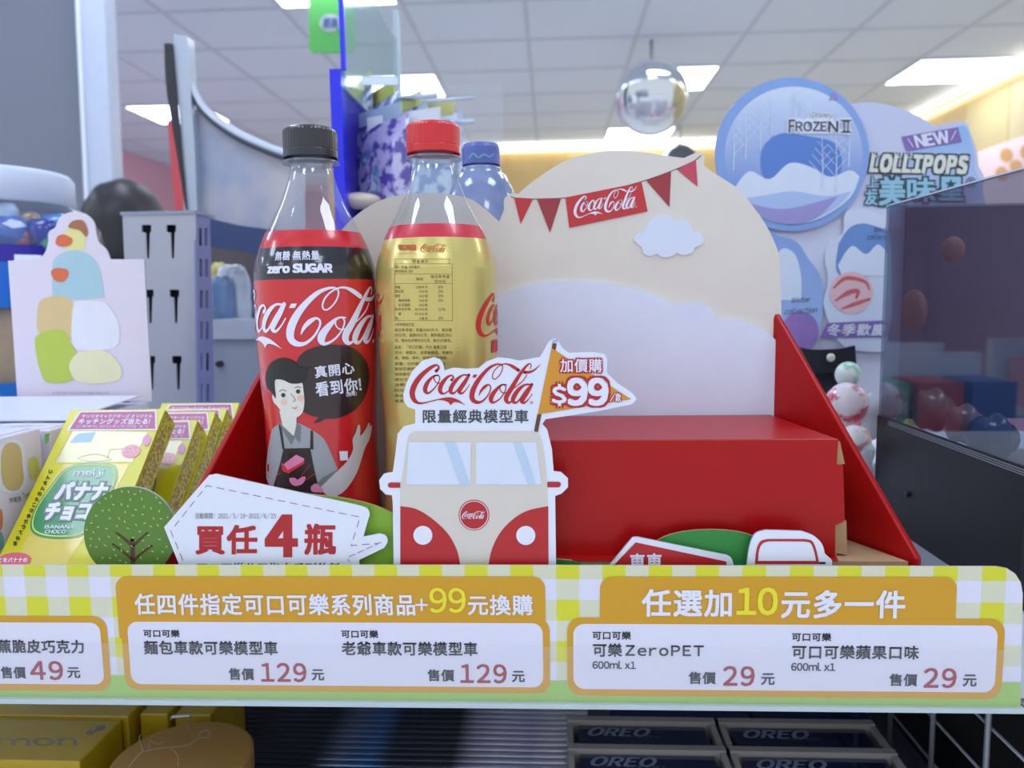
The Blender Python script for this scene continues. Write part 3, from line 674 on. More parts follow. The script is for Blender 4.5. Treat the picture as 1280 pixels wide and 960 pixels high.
card(t, planeY(fy + .002), 'folded_tab', [(1044, 657), (1058, 651), (1059, 694), (1044, 691)], kraft, 0.003)
art(t, lambda u, v, off=0: PZ(u, v, 0.139) + Vector((0, 0, off)), 'floor_print', red_card, [[(690, 694), (1044, 694), (1048, 702), (690, 702)]], 3)
# ------------------------------------------------------------------ bottles
MPX = 0.447 / F
def z_of(py): return EYE.z + (373.5 - py) * MPX
PROF = [(652+58,0.020),(652+56,.0285),(700,0.0318),(690,.0338),(665,.0346),(640,.0342),(600,0.0325),(560,.0318),(520,.0322),(480,.0332),(440,.0341),(400,.0344),(362,.0345),(350,.0346),(343,.0342),(337,.0342),(330,.0337),(320,.0325),(310,.0309),(300,.0292),(290,.0270),(272,.0228),(255,.0188),(240,.0160),(228,.0139),(217,.0125),(210,.0119),(206.5,.0119)]
def make_bottle(cx, dz, name, label, capm, up=0):
    Yc = 0.447; x = P(cx, 400, Yc).x
    def Z(py): return EYE.z + (373.5 - py) * MPX + dz
    zp = [(Z(p), r) for p, r in PROF]; zb = zp[0][0]
    def Rz(z):
        if z <= zp[0][0]: return zp[0][1]
        for (a, ra), (b, rb_) in zip(zp, zp[1:]):
            if z <= b: return ra + (rb_ - ra) * (z - a) / (b - a)
        return zp[-1][1]
    t = thing(name, label, 'bottle', (x, Yc, zb))
    pet = clear('pet_clear', (0.96, 0.98, 1.0), 0.05, (225, 230, 240), 0.03, edge=2.2)
    # smooth profile
    pr = cr([(r, z) for z, r in zp], 4)
    MB().lathe([(0.001, zb + .004)] + pr, (x, Yc), 72).out('body', pet, t, smooth=True)
    fl = [(.0119, Z(206)), (.0160, Z(205)), (.0163, Z(203.5)), (.0160, Z(202)), (.0122, Z(201)), (.0122, Z(196))]
    MB().lathe(fl, (x, Yc), 64).out('neck_ring', clear('pet_ring', (0.85, 0.88, 0.92), 0.12, edge=2.0), t, smooth=True)
    cp = MB(); nn = 96; prc = [(.0150, Z(198)), (.0153, Z(197)), (.0153, Z(190)), (.0149, Z(189)), (.0151, Z(188)), (.0151, Z(167)), (.0145, Z(164)), (.0135, Z(162.5)), (.008, Z(162)), (.0005, Z(162))]
    cp.lathe(prc, (x, Yc), nn, mod=lambda a, z: 1 + (0.012 * (1 if int(a / (2 * pi) * nn + .5) % 2 else 0) if Z(189.5) < z < Z(165.5) else 0))
    cp.out('cap', capm, t, smooth=False)
    MB().lathe([(.0105, Z(212)), (.0105, Z(196))], (x, Yc), 40).out('neck_finish', clear('pet_ring', ), t, smooth=True)
    lq = [(max(Rz(Z(p)) - .0012, .001), Z(p)) for p in range(706, 300, -12)]
    lq = [(.001, lq[0][1])] + [q for q in lq if q[1] < Z(305)] + [(.001, Z(306))]
    MB().lathe(lq, (x, Yc), 40).out('drink', mat('cola_brown', (40, 16, 12), 0.1), t, smooth=True)
    a0 = math.atan2(-Yc, -x)
    def hit(u, v, off=0.0):
        d = ray(u, v); z = EYE.z + d.z / d.y * (Yc - .033)
        for _ in range(6):
            R_ = Rz(z) + .0005 + off; A = d.x ** 2 + d.y ** 2; B = -2 * (d.x * x + d.y * Yc); C = x * x + Yc * Yc - R_ * R_
            D = B * B - 4 * A * C; tt = (-B - sqrt(D)) / (2 * A) if D > 0 else -B / (2 * A); z = EYE.z + d.z * tt
        q = EYE + d * tt; r = Vector((q.x - x, q.y - Yc)); r = r.normalized() * R_; return Vector((x + r.x, Yc + r.y, z))
    def ang(u, v, off=0.0):                 # u degrees to the right of the side facing the camera, v = pixel height
        z = Z(v); R_ = Rz(z) + .0005 + off; a = a0 + radians(u); return Vector((x + R_ * cos(a), Yc + R_ * sin(a), z))
    def band(name, y0, y1, m, off=0.0003, n=14, **k):
        ys = [y0 + (y1 - y0) * i / n for i in range(n + 1)]
        ys = sorted(ys + [343, 337] if y0 > 337 and y1 < 343 or (y0 > 343 > y1) else ys, reverse=True)
        return MB().lathe([(Rz(Z(q)) + off, Z(q)) for q in ys], (x, Yc), 72).out(name, m, t, smooth=True, **k)
    return t, hit, ang, band
lab_red = mat('label_red', (206, 30, 38), 0.22, coat=0.6, var=0.02)
lab_blk = mat('label_black', (28, 24, 28), 0.22, coat=0.6)
zt_, hit, ang, band = make_bottle(397, 0.0, 'cola_bottle', 'red-labelled cola bottle with a black cap and a printed smiling figure', mat('cap_black', (44, 44, 50), 0.3, coat=0.3))
b1 = band('label', 690, 347, lab_red, n=30); band('black_band', 347, 309, lab_blk, label='black label band'); band('red_band', 309, 289, lab_red, n=6)
zp_ = lambda u, v: (-28 + (u - 560) * .182, 357 + (v - 95) * .213)
art(b1, ang, 'logotype', white_ink, logo_shapes(zp_), 1, cell=(3.5, 6))
art(b1, ang, 'zero_lettering', white_ink, [txt('無糖 無熱量', (-39, 314, 4, 325), 0.012), txt('zero SUGAR', (-47, 329, 15, 340), 0.05)], 2, cell=(3.5, 8))
K = 4.8
def Q(pts): return [tuple([320 + p[0] / K, 420 + p[1] / K] + list(p[2:])) for p in pts]
def A(name, m, shapes, layer): art(b1, hit, name, m, shapes, layer, cell=(5, 8))
hair_p = mat('print_hair', (34, 34, 32), 0.3); face_p = mat('print_face', (226, 222, 210), 0.3); shirt_p = mat('print_shirt', (158, 160, 166), 0.3); shirt_d = mat('print_shirt_dark', (118, 120, 122), 0.3)
bub = mat('print_bubble', (42, 22, 24), 0.25, coat=0.5); skin_p = mat('print_arm', (208, 200, 204), 0.3); apr = mat('print_apron', (42, 26, 24), 0.3); pink_p = mat('print_pink', (226, 130, 170), 0.3)
A('speech_bubble', bub, [blob(Q([(345,522,1),(370,495),(372,487,1),(300,465),(240,400),(222,300),(228,200),(270,110),(360,65),(480,52),(590,75),(660,150),(682,240),(660,350),(600,440),(500,490),(415,497,1),(385,515)]))], 1)
A('bubble_lettering', white_ink, [xf(txt('真開心', (352,168,590,240), 0.02, rot=-0.12), lambda u, v: (320 + u / K, 420 + v / K)), xf(txt('看到你!', (356,262,632,350), 0.02, rot=-0.12), lambda u, v: (320 + u / K, 420 + v / K)), xf(txt('(飛吻)', (540,335,604,362), 0.02, rot=-0.12), lambda u, v: (320 + u / K, 420 + v / K))], 2)
A('printed_shirt', shirt_p, [blob(Q([(95,560,1),(140,525),(200,520),(250,520),(330,560),(400,610),(440,680),(490,800,1),(420,930,1),(340,960,1),(110,930,1),(62,850),(70,700)]))], 1)
A('printed_neck', face_p, [poly(Q([(140,450),(245,450),(242,530),(225,605),(160,540)]))], 2)
A('printed_collar', shirt_d, [poly(Q([(140,520),(160,540),(230,605),(210,650),(150,550)])), poly(Q([(245,520),(232,605),(262,640),(268,540)]))], 3)
A('printed_apron', apr, [blob(Q([(165,675,1),(325,672,1),(350,800),(385,950,1),(100,915,1),(140,780)])), poly(Q([(135,530),(150,535),(172,680),(158,680)])), poly(Q([(328,565),(342,570),(345,680),(324,680)]))], 2)
A('printed_face', face_p, [blob(Q([(100,350),(98,300),(115,255),(200,250),(270,270),(285,330),(290,400),(278,460),(240,490),(195,488),(150,450),(128,420),(108,400),(98,370)]))], 3)
A('printed_hair', hair_p, [blob(Q([(62,300),(60,220),(90,160),(150,132),(215,145),(255,180),(300,190),(330,180),(318,200),(300,225),(300,260),(270,282),(210,285),(165,265),(118,262),(112,300),(118,372),(95,340)]))], 4)
A('printed_features', bub, [poly(circ(*Q([(163,355)])[0], 2.6)), poly(circ(*Q([(252,333)])[0], 2.6)), rib([q[:3] for q in Q([(140,332,.7),(160,322,.7),(180,330,.7)])]), rib([q[:3] for q in Q([(232,312,.7),(250,304,.7),(268,312,.7)])]), rib(Q([(208,345,.6),(220,360,.6),(236,385,.6),(222,392,.6)]))], 5)
for q_ in ((168,398),(268,372)): A('printed_cheek', mat('print_cheek', (236, 190, 170), 0.4), [poly(circ(*Q([q_])[0], 4.0))], 4)
A('printed_lips', mat('print_lips', (204, 140, 130), 0.4), [poly(blob(Q([(212,424,1),(235,430),(252,415,1),(240,436),(225,436)])))], 5)
A('printed_arm', skin_p, [blob(Q([(385,910,1),(500,800),(555,740),(582,680),(580,620),(598,580),(610,538),(622,535),(626,560),(626,598),(645,580),(665,545),(675,522),(684,528),(680,545),(694,535),(692,570),(680,620),(655,670),(632,740),(600,830),(540,920),(480,960),(420,950)]))], 3)
A('printed_sleeve_shade', shirt_d, [poly(Q([(490,800),(380,905),(372,880),(400,850)]))], 4)
A('printed_treats', pink_p, [poly(Q([(165,770),(240,712),(290,735),(285,750),(200,815),(155,800)])), blob(Q([(200,855),(230,850),(250,862),(275,845),(298,848),(280,885),(240,900),(210,885)])), poly(blob(Q([(330,905),(360,885),(390,905),(400,935),(340,935)])))], 4)
A('printed_glints', mat('print_red2', (216, 40, 60), 0.3), [poly(Q([(150,765),(158,760),(190,805),(270,760),(292,748),(288,765),(195,825),(160,810)])), seg(*Q([(118,840)])[0], *Q([(150,822)])[0], 0.6), seg(*Q([(272,838)])[0], *Q([(325,772)])[0], 0.6), seg(*Q([(292,868)])[0], *Q([(360,822)])[0], 0.6)], 5)
A('printed_sugar_cube', white_ink, [poly(Q([(500,692),(550,690),(552,745),(505,748)]))], 4)

gold = mat('label_gold', (214, 194, 112), 0.3, metal=0.5, coat=0.4, var=0.1, scale=25)
gt_, hit, ang, band = make_bottle(547, 0.0007, 'cola_bottle', 'gold-labelled cola bottle with a red cap and nutrition table', mat('cap_red', (212, 34, 40), 0.3, coat=0.3))
b2 = band('label', 690, 302, gold, n=34); band('red_band', 302, 286, mat('band_red', (206, 42, 62), 0.25, coat=0.5), n=6)
gink = mat('label_ink_brown', (84, 70, 34), 0.5); rink = mat('label_ink_red', (206, 34, 40), 0.4); oink = mat('label_ink_orange', (196, 92, 40), 0.4)
def G(x, y): return (470 + x / 6, 290 + y / 6)
def gt(s, x0, y0, x1, y1, b=0.0): return xf(txt(s, (x0, y0, x1, y1), b), G)
A2 = lambda name, m, shapes, layer=1: art(b2, hit, name, m, shapes, layer, cell=(6, 10))
A2('small_logotype', oink, logo_shapes(place_logo(525.5, 304.3, 33, 0.02, 1.0), False) + [gt('可口可樂', 162, 92, 300, 136, .05), xf(seg(152, 160, 305, 160, 2), G)])
lines = [xf(seg(*q), G) for q in [(138,202,552,202,2),(138,202,138,668,2),(572,238,576,668,2),(552,202,552,238,2),(138,238,572,238,2),(138,315,572,315,2),(138,386,572,386,2),(138,664,576,664,2)]]
A2('nutrition_table', gink, lines + [xf(poly([(x - 2, y - 2), (x + 2, y - 2), (x + 2, y + 2), (x - 2, y + 2)]), lambda u, v: G(u + (v - 100) * .04, v)) for x in (582,) for y in range(90, 940, 30)])
rows = [('營養標示',270,206,392,232),('每一份量 300毫升',142,250,330,274),('本包裝含 2份',142,282,275,306),('每份',300,340,352,364),('每日參考值',410,322,552,346),('百分比',440,358,525,382),
 ('熱量',142,402,180,424),('126大卡',295,402,388,424),('6%',468,402,504,424),('蛋白質',142,434,205,456),('0公克',322,436,388,456),('0%',468,434,504,456),('脂肪',142,468,180,490),('0公克',322,470,388,490),('0%',468,468,504,490),
 ('飽和脂肪',168,502,256,524),('0公克',322,504,388,524),('0%',468,502,504,524),('反式脂肪',168,536,256,558),('0公克',322,538,388,558),('碳水化合物',142,568,256,590),('31.5公克',288,570,388,590),('11%',466,568,520,590),
 ('糖',168,602,186,624),('31.5公克',288,604,388,624),('鈉',142,636,160,658),('6毫克',325,638,388,658),('0%',468,636,504,658),
 ('*參考值未訂定',140,682,285,706),('每日參考值：熱量2000大卡、蛋白質',140,722,570,748),('60公克、脂肪60公克、飽和脂肪18公',140,760,570,786),('克、碳水化合物300公克、鈉2000毫克。',140,800,568,826),
 ('品名：「可口可樂」汽水 蘋果口味',140,850,530,878),('成分：碳酸水、高果糖糖漿、焦糖色',140,892,575,918),('素、磷酸、香料、咖啡因、檸檬酸。',140,932,540,956),
 ('容量：600毫升 產地：台灣',140,975,520,1000),('有效日期標示於瓶蓋或瓶身',140,1015,500,1040),('保存條件：避免日光直射高溫',140,1055,520,1080),('請勿冷凍 開封後請冷藏',140,1095,480,1120),('消費者服務專線',140,1135,400,1160),('回收標誌 塑膠類',140,1175,420,1200),('製造廠商 詳見瓶身',140,1215,430,1240),('本產品含咖啡因',140,1255,380,1280)]
A2('nutrition_lettering', gink, [gt(*r) for r in rows], 1)
art(b2, ang, 'logotype', rink, logo_shapes(lambda u, v: (37 + (u - 75) * .13, 367 + (v - 95) * .163)), 1, cell=(3.5, 6))
art(b2, ang, 'logotype', rink, logo_shapes(lambda u, v: (-205 + (u - 75) * .142, 367 + (v - 95) * .163)), 1, cell=(3.5, 6))
art(b2, ang, 'side_lettering', rink, [txt('可', (-78, 392, -66, 412), 0.06), txt('蘋果', (60, 424, 84, 440), 0.06)], 1, cell=(3.5, 6))
# ------------------------------------------------------------------ die-cut cards standing along the strip
def std_thing(name, label, cat, px, Y, group=None): c = P(px, 700, Y); return thing(name, label, cat, (c.x, Y, SHELF), group)
YB = 777                                     # pixel height of the shelf under the cards
# van
t = std_thing('van_card', 'die-cut card of a red and cream van with script lettering and an orange flag', 'sign', 597, 0.3895)
vp = planeY(0.3895)
van = [(493,YB),(492,704),(491,630),(490,619),(482,618),(475,611),(474,600),(480,592),(491,590),(495,562),(497,542),(505,533),(519,529),(519,512),(510,509),(505,502),(504,493),(508,479),(516,463),(528,451),(542,446.5),(550,449),(554,455),(555.5,463),(567,459.5),(583,461),(598,460),(608,452),(623,446.5),(637,448),(650,451),(664,448),(675,446),(680,438),(684,430),(688,425),(694,423),(699,427.5),(702,434),(711,441),(741,440),(755,442),(759,449),(758.5,466),(772,479),(790,491),(795.6,498),(791,505),(747,514),(682,524),(678,530),(684,537),(690,562),(692,589),(701,590),(710,598),(710,609),(702,617),(694,620),(695,702),(695,YB)]
vb = card(t, vp, 'card_board', van, white_card, 0.0012, card_edge)
art(t, vp, 'logotype', red_print, logo_shapes(lambda u, v: (500 + u / 6.4, 440 + v / 6.4)), 1)
art(t, vp, 'caption_lettering', ink_dark, [txt('限量經典模型車', (528.5, 512, 660.5, 528.8), 0.02)], 1)
body = blob([(500.5,YB,1),(500.5,607.5,1),(504,587),(509,552),(512,543),(520,539,1),(665,539,1),(673,542),(677.5,553),(681,575),(684,605,1),(686,704,1),(686,YB,1)])
van_cream = mat('van_cream', (214, 205, 194), 0.45, coat=0.2, coatr=0.2)
art(t, vp, 'van_body', van_cream, [body], 1)
win_m = mat('van_window', (216, 222, 238), 0.45)
art(t, vp, 'van_window', win_m, [[(511,552.5),(588.7,552.5),(588,605.5),(508,605.5)]], 2)
art(t, vp, 'van_window', win_m, [[(595,552.5),(670,552.5),(677,605.5),(595,605.5)]], 2)
arts(t, vp, 'window_sheen', mat('van_sheen', (190, 208, 230), 0.45), [[(556,552.5),(569,552.5),(587.5,605.5),(575,605.5)], [(641,552.5),(652,552.5),(670,605.5),(660,605.5)]], 3)
arts(t, vp, 'van_mirror', red_print, [rrect(485,603,500.5,609.6,3.2,corners=(1,0,0,1)), rrect(684.3,602,701,609,3.2,corners=(0,1,1,0))], 2)
arts(t, vp, 'van_skirt', red_print, [blob([(500.5,YB,1),(500.5,632.5,1),(520,636),(540,648),(560,667),(571,687),(575,704,1),(575,YB,1)]), blob([(685.3,632.5,1),(686,YB,1),(611,YB,1),(611,704,1),(615,686),(625,666),(641,649),(660,638)])], 2)
art(t, vp, 'headlight', white_card, [circ(528.8, 668.8, 11.8)], 3)
art(t, vp, 'headlight', white_card, [circ(657.3, 669, 11.9)], 3)
art(t, vp, 'emblem_disc', red_print, [circ(592.6, 643.6, 19.2)], 2)
art(t, vp, 'emblem_ring', white_card, [poly(circ(592.6, 643.6, 18), [circ(592.6, 643.6, 17.1)])], 3)
art(t, vp, 'emblem_logotype', white_card, logo_shapes(place_logo(577.5, 638.6, 29.5, 0, 1.05), False), 3)
art(t, vp, 'flag_print', orange2, [[(689.4,435),(672,518),(789,499)]], 2)
arts(t, vp, 'flag_pole', brown_ink, [[(690.6,428.7),(696,429.5),(694.3,438),(689.6,435)], [(671.5,518),(677,517.3),(672.5,540),(667.5,539)]], 2)
arts(t, vp, 'pole_cap', ink_dark, [seg(690.5, 425, 697, 425.6, .5), seg(690, 427.3, 697, 427.8, .5)], 2)
halo = [txt('加價購', (700.5, 448.5, 752, 465), 0.11, ref=0.02), txt('$', (690.5, 480.5, 707.5, 506.5), 0.15, ref=0.04), txt('99', (710.5, 473.5, 759, 505.5), 0.10, ref=0.04), txt('/款', (762.5, 491.5, 776, 501.5), 0.12, ref=0.02)]
art(t, vp, 'flag_lettering_outline', red_print, halo, 3)
art(t, vp, 'flag_lettering', white_ink, [txt('加價購', (700.5, 448.5, 752, 465), 0.014, ref=0.02), txt('$', (690.5, 480.5, 707.5, 506.5), 0.035, ref=0.04), txt('99', (710.5, 473.5, 759, 505.5), 0.04, ref=0.04), txt('/款', (762.5, 491.5, 776, 501.5), 0.02, ref=0.02)], 4)
# ticket card
t = std_thing('ticket_card', 'white ticket-shaped price card with red dashed edge reading 4 bottles', 'sign', 340, 0.3905)
tp = planeY(0.3905)
tk = blob([(205,659,1),(256,600),(262,594,1),(270,592.5,1),(330,606,1),(446,631,1),(458,635),(462,642),(460,650,1),(454,671,1),(474,667,1),(482,669.5),(484.5,677),(480,685,1),(449,700,1),(452,YB,1),(240,YB,1),(223.5,705,1)])
card(t, tp, 'card_board', tk, white_card, 0.0012, card_edge)
T4 = lambda p: [(200 + a / 4.267, 590 + b / 4.267) for a, b in p]
art(t, tp, 'dashed_border', mat('dash_maroon', (150, 66, 70), 0.6), dashes(T4([(122,470),(58,315),(250,72),(1068,240),(1020,392),(1160,380)]), 9, 6.6, 0.75) + dashes(T4([(1180,375),(1000,455),(1010,480)]), 8, 4, 0.7), 1, kind='stuff')
art(t, tp, 'date_lettering', ink_grey, [txt('活動期間：2021/5/19-2021/6/15', (244, 641, 345, 648.5), 0.005)], 1)
tr_ = mat('ticket_red', (178, 32, 36), 0.5)
art(t, tp, 'offer_lettering', tr_, [txt('買任', (244.3, 656, 321.8, 693), 0.03), txt('4', (331, 643, 372.5, 696.5), 0.04), txt('瓶', (380.5, 654.5, 420, 693.5), 0.03)], 1)
art(t, tp, 'small_lettering', ink_black, [txt('可口可樂公司指定系列飲料', (246, 703.4, 426, 718), 0.03)], 1)
# light green hill behind the ticket
t = std_thing('hill_card', 'light green card hill behind the white ticket card', 'card', 440, 0.3955)
card(t, planeY(0.3955), 'card_board', blob([(370,YB,1),(370,617,1),(404,619.5),(423,621.5),(446,626),(470,632.5),(495,643.5),(500,646,1),(500,YB,1)]), green_l, 0.0015, kraft)
# tree
t = std_thing('tree_card', 'round dark green tree card with brown branches left of the ticket', 'card', 163, 0.3935)
trp = planeY(0.3935)
tree_out = circ(162.5, 666, 57.5, 57.5, n=64)
card(t, trp, 'card_board', [p for p in circ(162.5, 666, 57.8, 57.5, n=60, a0=radians(118), a1=radians(422))] + [(190, 760), (188, YB), (138, YB), (136, 760)], green_d, 0.0015, card_edge)
lf = []
rnd = random.Random(3)
pts_l = []
while len(pts_l) < 78:
    a, r = rnd.uniform(0, 2 * pi), 54 * sqrt(rnd.random()); x, y = 162.5 + r * cos(a), 664 + r * sin(a)
    if y > 712 or any((x - p[0]) ** 2 + (y - p[1]) ** 2 < 55 for p in pts_l): continue
    pts_l.append((x, y)); b = rnd.uniform(-0.6, 1.9); lf.append(poly(circ(x, y, 1.9, 0.85, n=10, a=b)))
art(t, trp, 'leaf_flecks', mat('fleck_green', (172, 196, 110), 0.6), lf, 1, kind='stuff')
art(t, trp, 'branches', mat('branch_brown', (88, 52, 34), 0.6), [rib([(165.3,674,4.6),(165.8,690,4.8),(166,YB - 50,5.4)]), rib([(146,666,2),(155,673,2.6),(165,682,3.2)]), rib([(141,680,2),(152,688,2.6),(165,698,3.2)]), rib([(184.5,666,2),(176,673,2.6),(167,682,3.2)]), rib([(190,682,2),(179,690,2.6),(167,700,3.2)])], 2)
# right: red sign, green hill, car
t = std_thing('hill_card', 'deep green card hill behind the small red sign at right', 'card', 870, 0.3965)
card(t, planeY(0.3965), 'card_board', blob([(780,YB,1),(792,705,1),(820,677),(845,666.5),(875,662.5),(910,663),(940,669.5),(975,690,1),(975,YB,1)]), green_g, 0.0015, kraft)
t = std_thing('hill_card', 'low green card hill tip just right of the van card', 'card', 715, 0.3965)
card(t, planeY(0.3965), 'card_board', blob([(680,YB,1),(680,698,1),(697,699),(718,701.5),(745,709,1),(745,YB,1)]), green_g, 0.0015, kraft)
t = std_thing('arrow_sign_card', 'small red sign card with white edge, cut off by the strip', 'sign', 840, 0.3925)
ap = planeY(0.3925)
card(t, ap, 'card_board', blob([(762.5,706,1),(788,675),(792,671.8),(797,671.5,1),(908,694,1),(914,697.5),(917,706,1),(917,YB,1),(762.5,YB,1)]), white_card, 0.0015, card_edge)
art(t, ap, 'red_field', red_print, [[(767,706.5),(794.5,677.8),(908,701.8),(910,YB - 5),(767,YB - 5)]], 1)
art(t, ap, 'sign_lettering', white_ink, [txt('車車', (787, 691.5, 827.5, 713), 0.025, rot=-0.01)], 2)
t = std_thing('car_card', 'white card of a car with a red window outline beside the red step box', 'card', 985, 0.3905)
cp_ = planeY(0.3905)
card(t, cp_, 'card_board', blob([(933.7,706,1),(937,683),(944,667.5),(957.5,662.6,1),(1002.5,664,1),(1017.5,670),(1027.5,680),(1031,692,1),(1040,700,1),(1041,YB,1),(934,YB,1)]), white_card, 0.0015, card_edge)
art(t, cp_, 'window_outline', red_print, [poly(blob([(943.5,705,1),(945.5,687),(950.5,676.5),(960,673.6,1),(1005,673.6,1),(1015,676),(1020.5,688),(1024,705,1)]), [blob([(947.5,701,1),(948.8,688),(953,679.5),(961,676.6,1),(1004,676.8,1),(1013,679),(1017.5,689),(1020,701,1)])[::-1]])], 1)
art(t, cp_, 'door_handle', ink_black, [rrect(1023.5, 702.2, 1032, 705, 1.2)], 1)
# ------------------------------------------------------------------ the price strip
zb_ = P(640, 884, strip_Y).z
t = thing('shelf_price_strip', 'yellow gingham shelf price strip with orange offer boxes across the front', 'price strip', (-0.02, strip_Y, zb_))
sp = planeY(strip_Y)
def ging():
    m = bpy.data.materials.new('gingham_print'); m.use_nodes = True; nt = m.node_tree; b = nt.nodes['Principled BSDF']; b.inputs['Roughness'].default_value = 0.4
    ge = nt.nodes.new('ShaderNodeNewGeometry'); sx = nt.nodes.new('ShaderNodeSeparateXYZ'); nt.links.new(ge.outputs['Position'], sx.inputs[0])
    def mth(op, a, b_=None, c=None):
        n = nt.nodes.new('ShaderNodeMath'); n.operation = op
        for i, q in enumerate((a, b_, c)):
            if q is None: continue
            if isinstance(q, (int, float)): n.inputs[i].default_value = q
            else: nt.links.new(q, n.inputs[i])
        return n.outputs[0]
    PX_ = 0.02375
    xa_ = P(524.2, 712, strip_Y).x; zt = P(640, 723.5, strip_Y).z
    u = mth('FRACT', mth('DIVIDE', mth('SUBTRACT', sx.outputs[0], xa_ - 40 * PX_), PX_)); v = mth('FRACT', mth('DIVIDE', mth('SUBTRACT', zt + 40 * 0.0224, sx.outputs[2]), 0.0224))
    A_ = mth('LESS_THAN', u, 0.5); B_ = mth('GREATER_THAN', v, 0.5)
    dg = mth('FRACT', mth('DIVIDE', mth('ADD', sx.outputs[0], mth('MULTIPLY', sx.outputs[2], 1.0)), 0.0011)); H = mth('LESS_THAN', dg, 0.55)
    both = mth('MULTIPLY', A_, B_); one = mth('SUBTRACT', mth('ADD', A_, B_), mth('MULTIPLY', both, 2))
    one = mth('MULTIPLY', one, mth('ADD', mth('MULTIPLY', H, 0.62), 0.2))
    m1 = nt.nodes.new('ShaderNodeMix'); m1.data_type = 'RGBA'; m1.inputs['A'].default_value = (lin(220), lin(218), lin(236), 1); m1.inputs['B'].default_value = (lin(206), lin(206), lin(120), 1)
    nt.links.new(one, m1.inputs['Factor'])
    m2 = nt.nodes.new('ShaderNodeMix'); m2.data_type = 'RGBA'; m2.inputs['B'].default_value = (lin(212), lin(210), lin(44), 1)
    nt.links.new(m1.outputs['Result'], m2.inputs['A']); nt.links.new(both, m2.inputs['Factor']); nt.links.new(m2.outputs['Result'], b.inputs['Base Color'])
    return m
def WP(x, y, cx, cy): return (x + (0.015 - 0.00012 * (cx - 640)) * (y - cy), y + (x - cx) * 0.0000537 * (cy - 706))
def Wt(s, x0, y0, x1, y1, b=0.02, **k): return xf(txt(s, (x0, y0, x1, y1), b, **k), lambda u, v: WP(u, v, (x0 + x1) / 2, (y0 + y1) / 2))
def WR(o): return [(x + (0.015 - 0.00012 * (x - 640)) * (y - 790), y + (x - 640) * 0.0000537 * (y - 706)) for x, y in o]
strip_out = WR([(-80, 706)]) + [(-80, 874)] + WR([(-80, 880)])[:0] + [(1275, 889), (1278.5, 742), (1276, 728), (1269, 717), (1259, 710.5), (1246, 708), (640, 706.5), (0, 706)]
strip_out = [(-80, 706), (-80, 875), (640, 882), (1275.5, 889), (1278.5, 742), (1276, 728), (1269, 717), (1259, 710.5), (1246, 708), (640, 706.3)]
card(t, sp, 'printed_board', strip_out, ging(), 0.0008, card_edge)
art(t, sp, 'green_band', mat('band_green', (160, 196, 96), 0.45, var=0.02), [[(-80, 841), (640, 850.5), (1275.8, 852.5), (1275.5, 887), (640, 880), (-80, 873)]], 1)
def box_print(outer, inner, name):
    s = t
    for k_, o in enumerate(outer): art(t, sp, name, orange, [WR(o)], 2 + .4 * k_)
    art(t, sp, 'white_field', mat('field_white', (220, 218, 234), 0.45, var=0.01), [WR(inner)], 3)
box_print([rrect(-90, 772, 134, 868, 16)], rrect(-90, 780, 126, 859.5, 12), 'orange_box')
box_print([rrect(149, 720.5, 682, 800, 15, corners=(1, 1, 0, 0)), rrect(152, 772, 687, 866, 16)], rrect(160, 778.5, 678.5, 858.5, 13), 'orange_box')
box_print([rrect(750, 720.5, 1193, 790, 15, corners=(1, 1, 0, 0)), rrect(709, 771.5, 1255.5, 868, 17)], rrect(716.5, 779, 1246.5, 860, 14), 'orange_box')
arts(t, sp, 'header_lettering', white_ink, [Wt('任四件指定可口可樂系列商品', 169, 741.5, 519, 768.5, .02), Wt('+', 519.5, 748, 535, 763, .03), Wt('元換購', 585, 743, 666, 768.5, .02), Wt('任選加', 802, 736, 914.5, 770.5, .024), Wt('元多一件', 976, 737, 1131, 772.5, .024)], 4)
arts(t, sp, 'offer_digits', yellow_ink, [Wt('99', 537, 734, 582.5, 765.5, .012), Wt('10', 920.5, 733.5, 972, 768.5, .02)], 4)
arts(t, sp, 'item_lettering', ink_black, [
 Wt('蕉脆皮巧克力', -2, 799, 105.5, 816, .024), Wt('售價', 2, 832.5, 33, 847.5, .024), Wt('元', 85, 833.5, 101, 847, .024),
 Wt('可口可樂', 180, 786.5, 225, 796, .024), Wt('麵包車款可樂模型車', 180.5, 800.5, 347.5, 818, .024), Wt('售價', 286.5, 834.5, 318, 849.5, .024), Wt('元', 390, 836, 405.5, 850, .024),
 Wt('可口可樂', 427, 787, 473, 797, .024), Wt('老爺車款可樂模型車', 427.5, 801.5, 597, 819, .024), Wt('售價', 534.5, 836, 568, 851, .024), Wt('元', 640, 838, 656, 852, .024),
 Wt('可口可樂', 740.5, 788.5, 788.5, 799, .024), Wt('可樂', 741, 803.5, 777.5, 820.5, .024), Wt('ZeroPET', 781.5, 806, 879.5, 819.5, .022, space=1.25), Wt('600ml x1', 740.5, 825.5, 794.5, 835.5, .02), Wt('售價', 860.5, 839, 894.5, 854.5, .024), Wt('元', 951, 841, 968, 855.5, .024),
 Wt('可口可樂', 989.5, 790.5, 1038.5, 801, .024), Wt('可口可樂蘋果口味', 989.5, 806, 1148, 823.5, .024), Wt('600ml x1', 988.5, 827.5, 1043.5, 838, .02), Wt('售價', 1111, 841.5, 1146, 857, .024), Wt('元', 1203, 842.5, 1220, 857.5, .024)], 4)
arts(t, sp, 'price_digits', price_red, [Wt('49', 38.5, 825.5, 79.5, 849.5, .016, space=1.16), Wt('129', 326.5, 828, 383.5, 852, .016, space=1.16), Wt('129', 575.5, 829.5, 633.5, 853.5, .016, space=1.16), Wt('29', 903.5, 832, 943, 857, .016, space=1.16), Wt('29', 1154, 834.5, 1195, 859.5, .016, space=1.16)], 4)
cov = planeY(strip_Y - 0.0022)
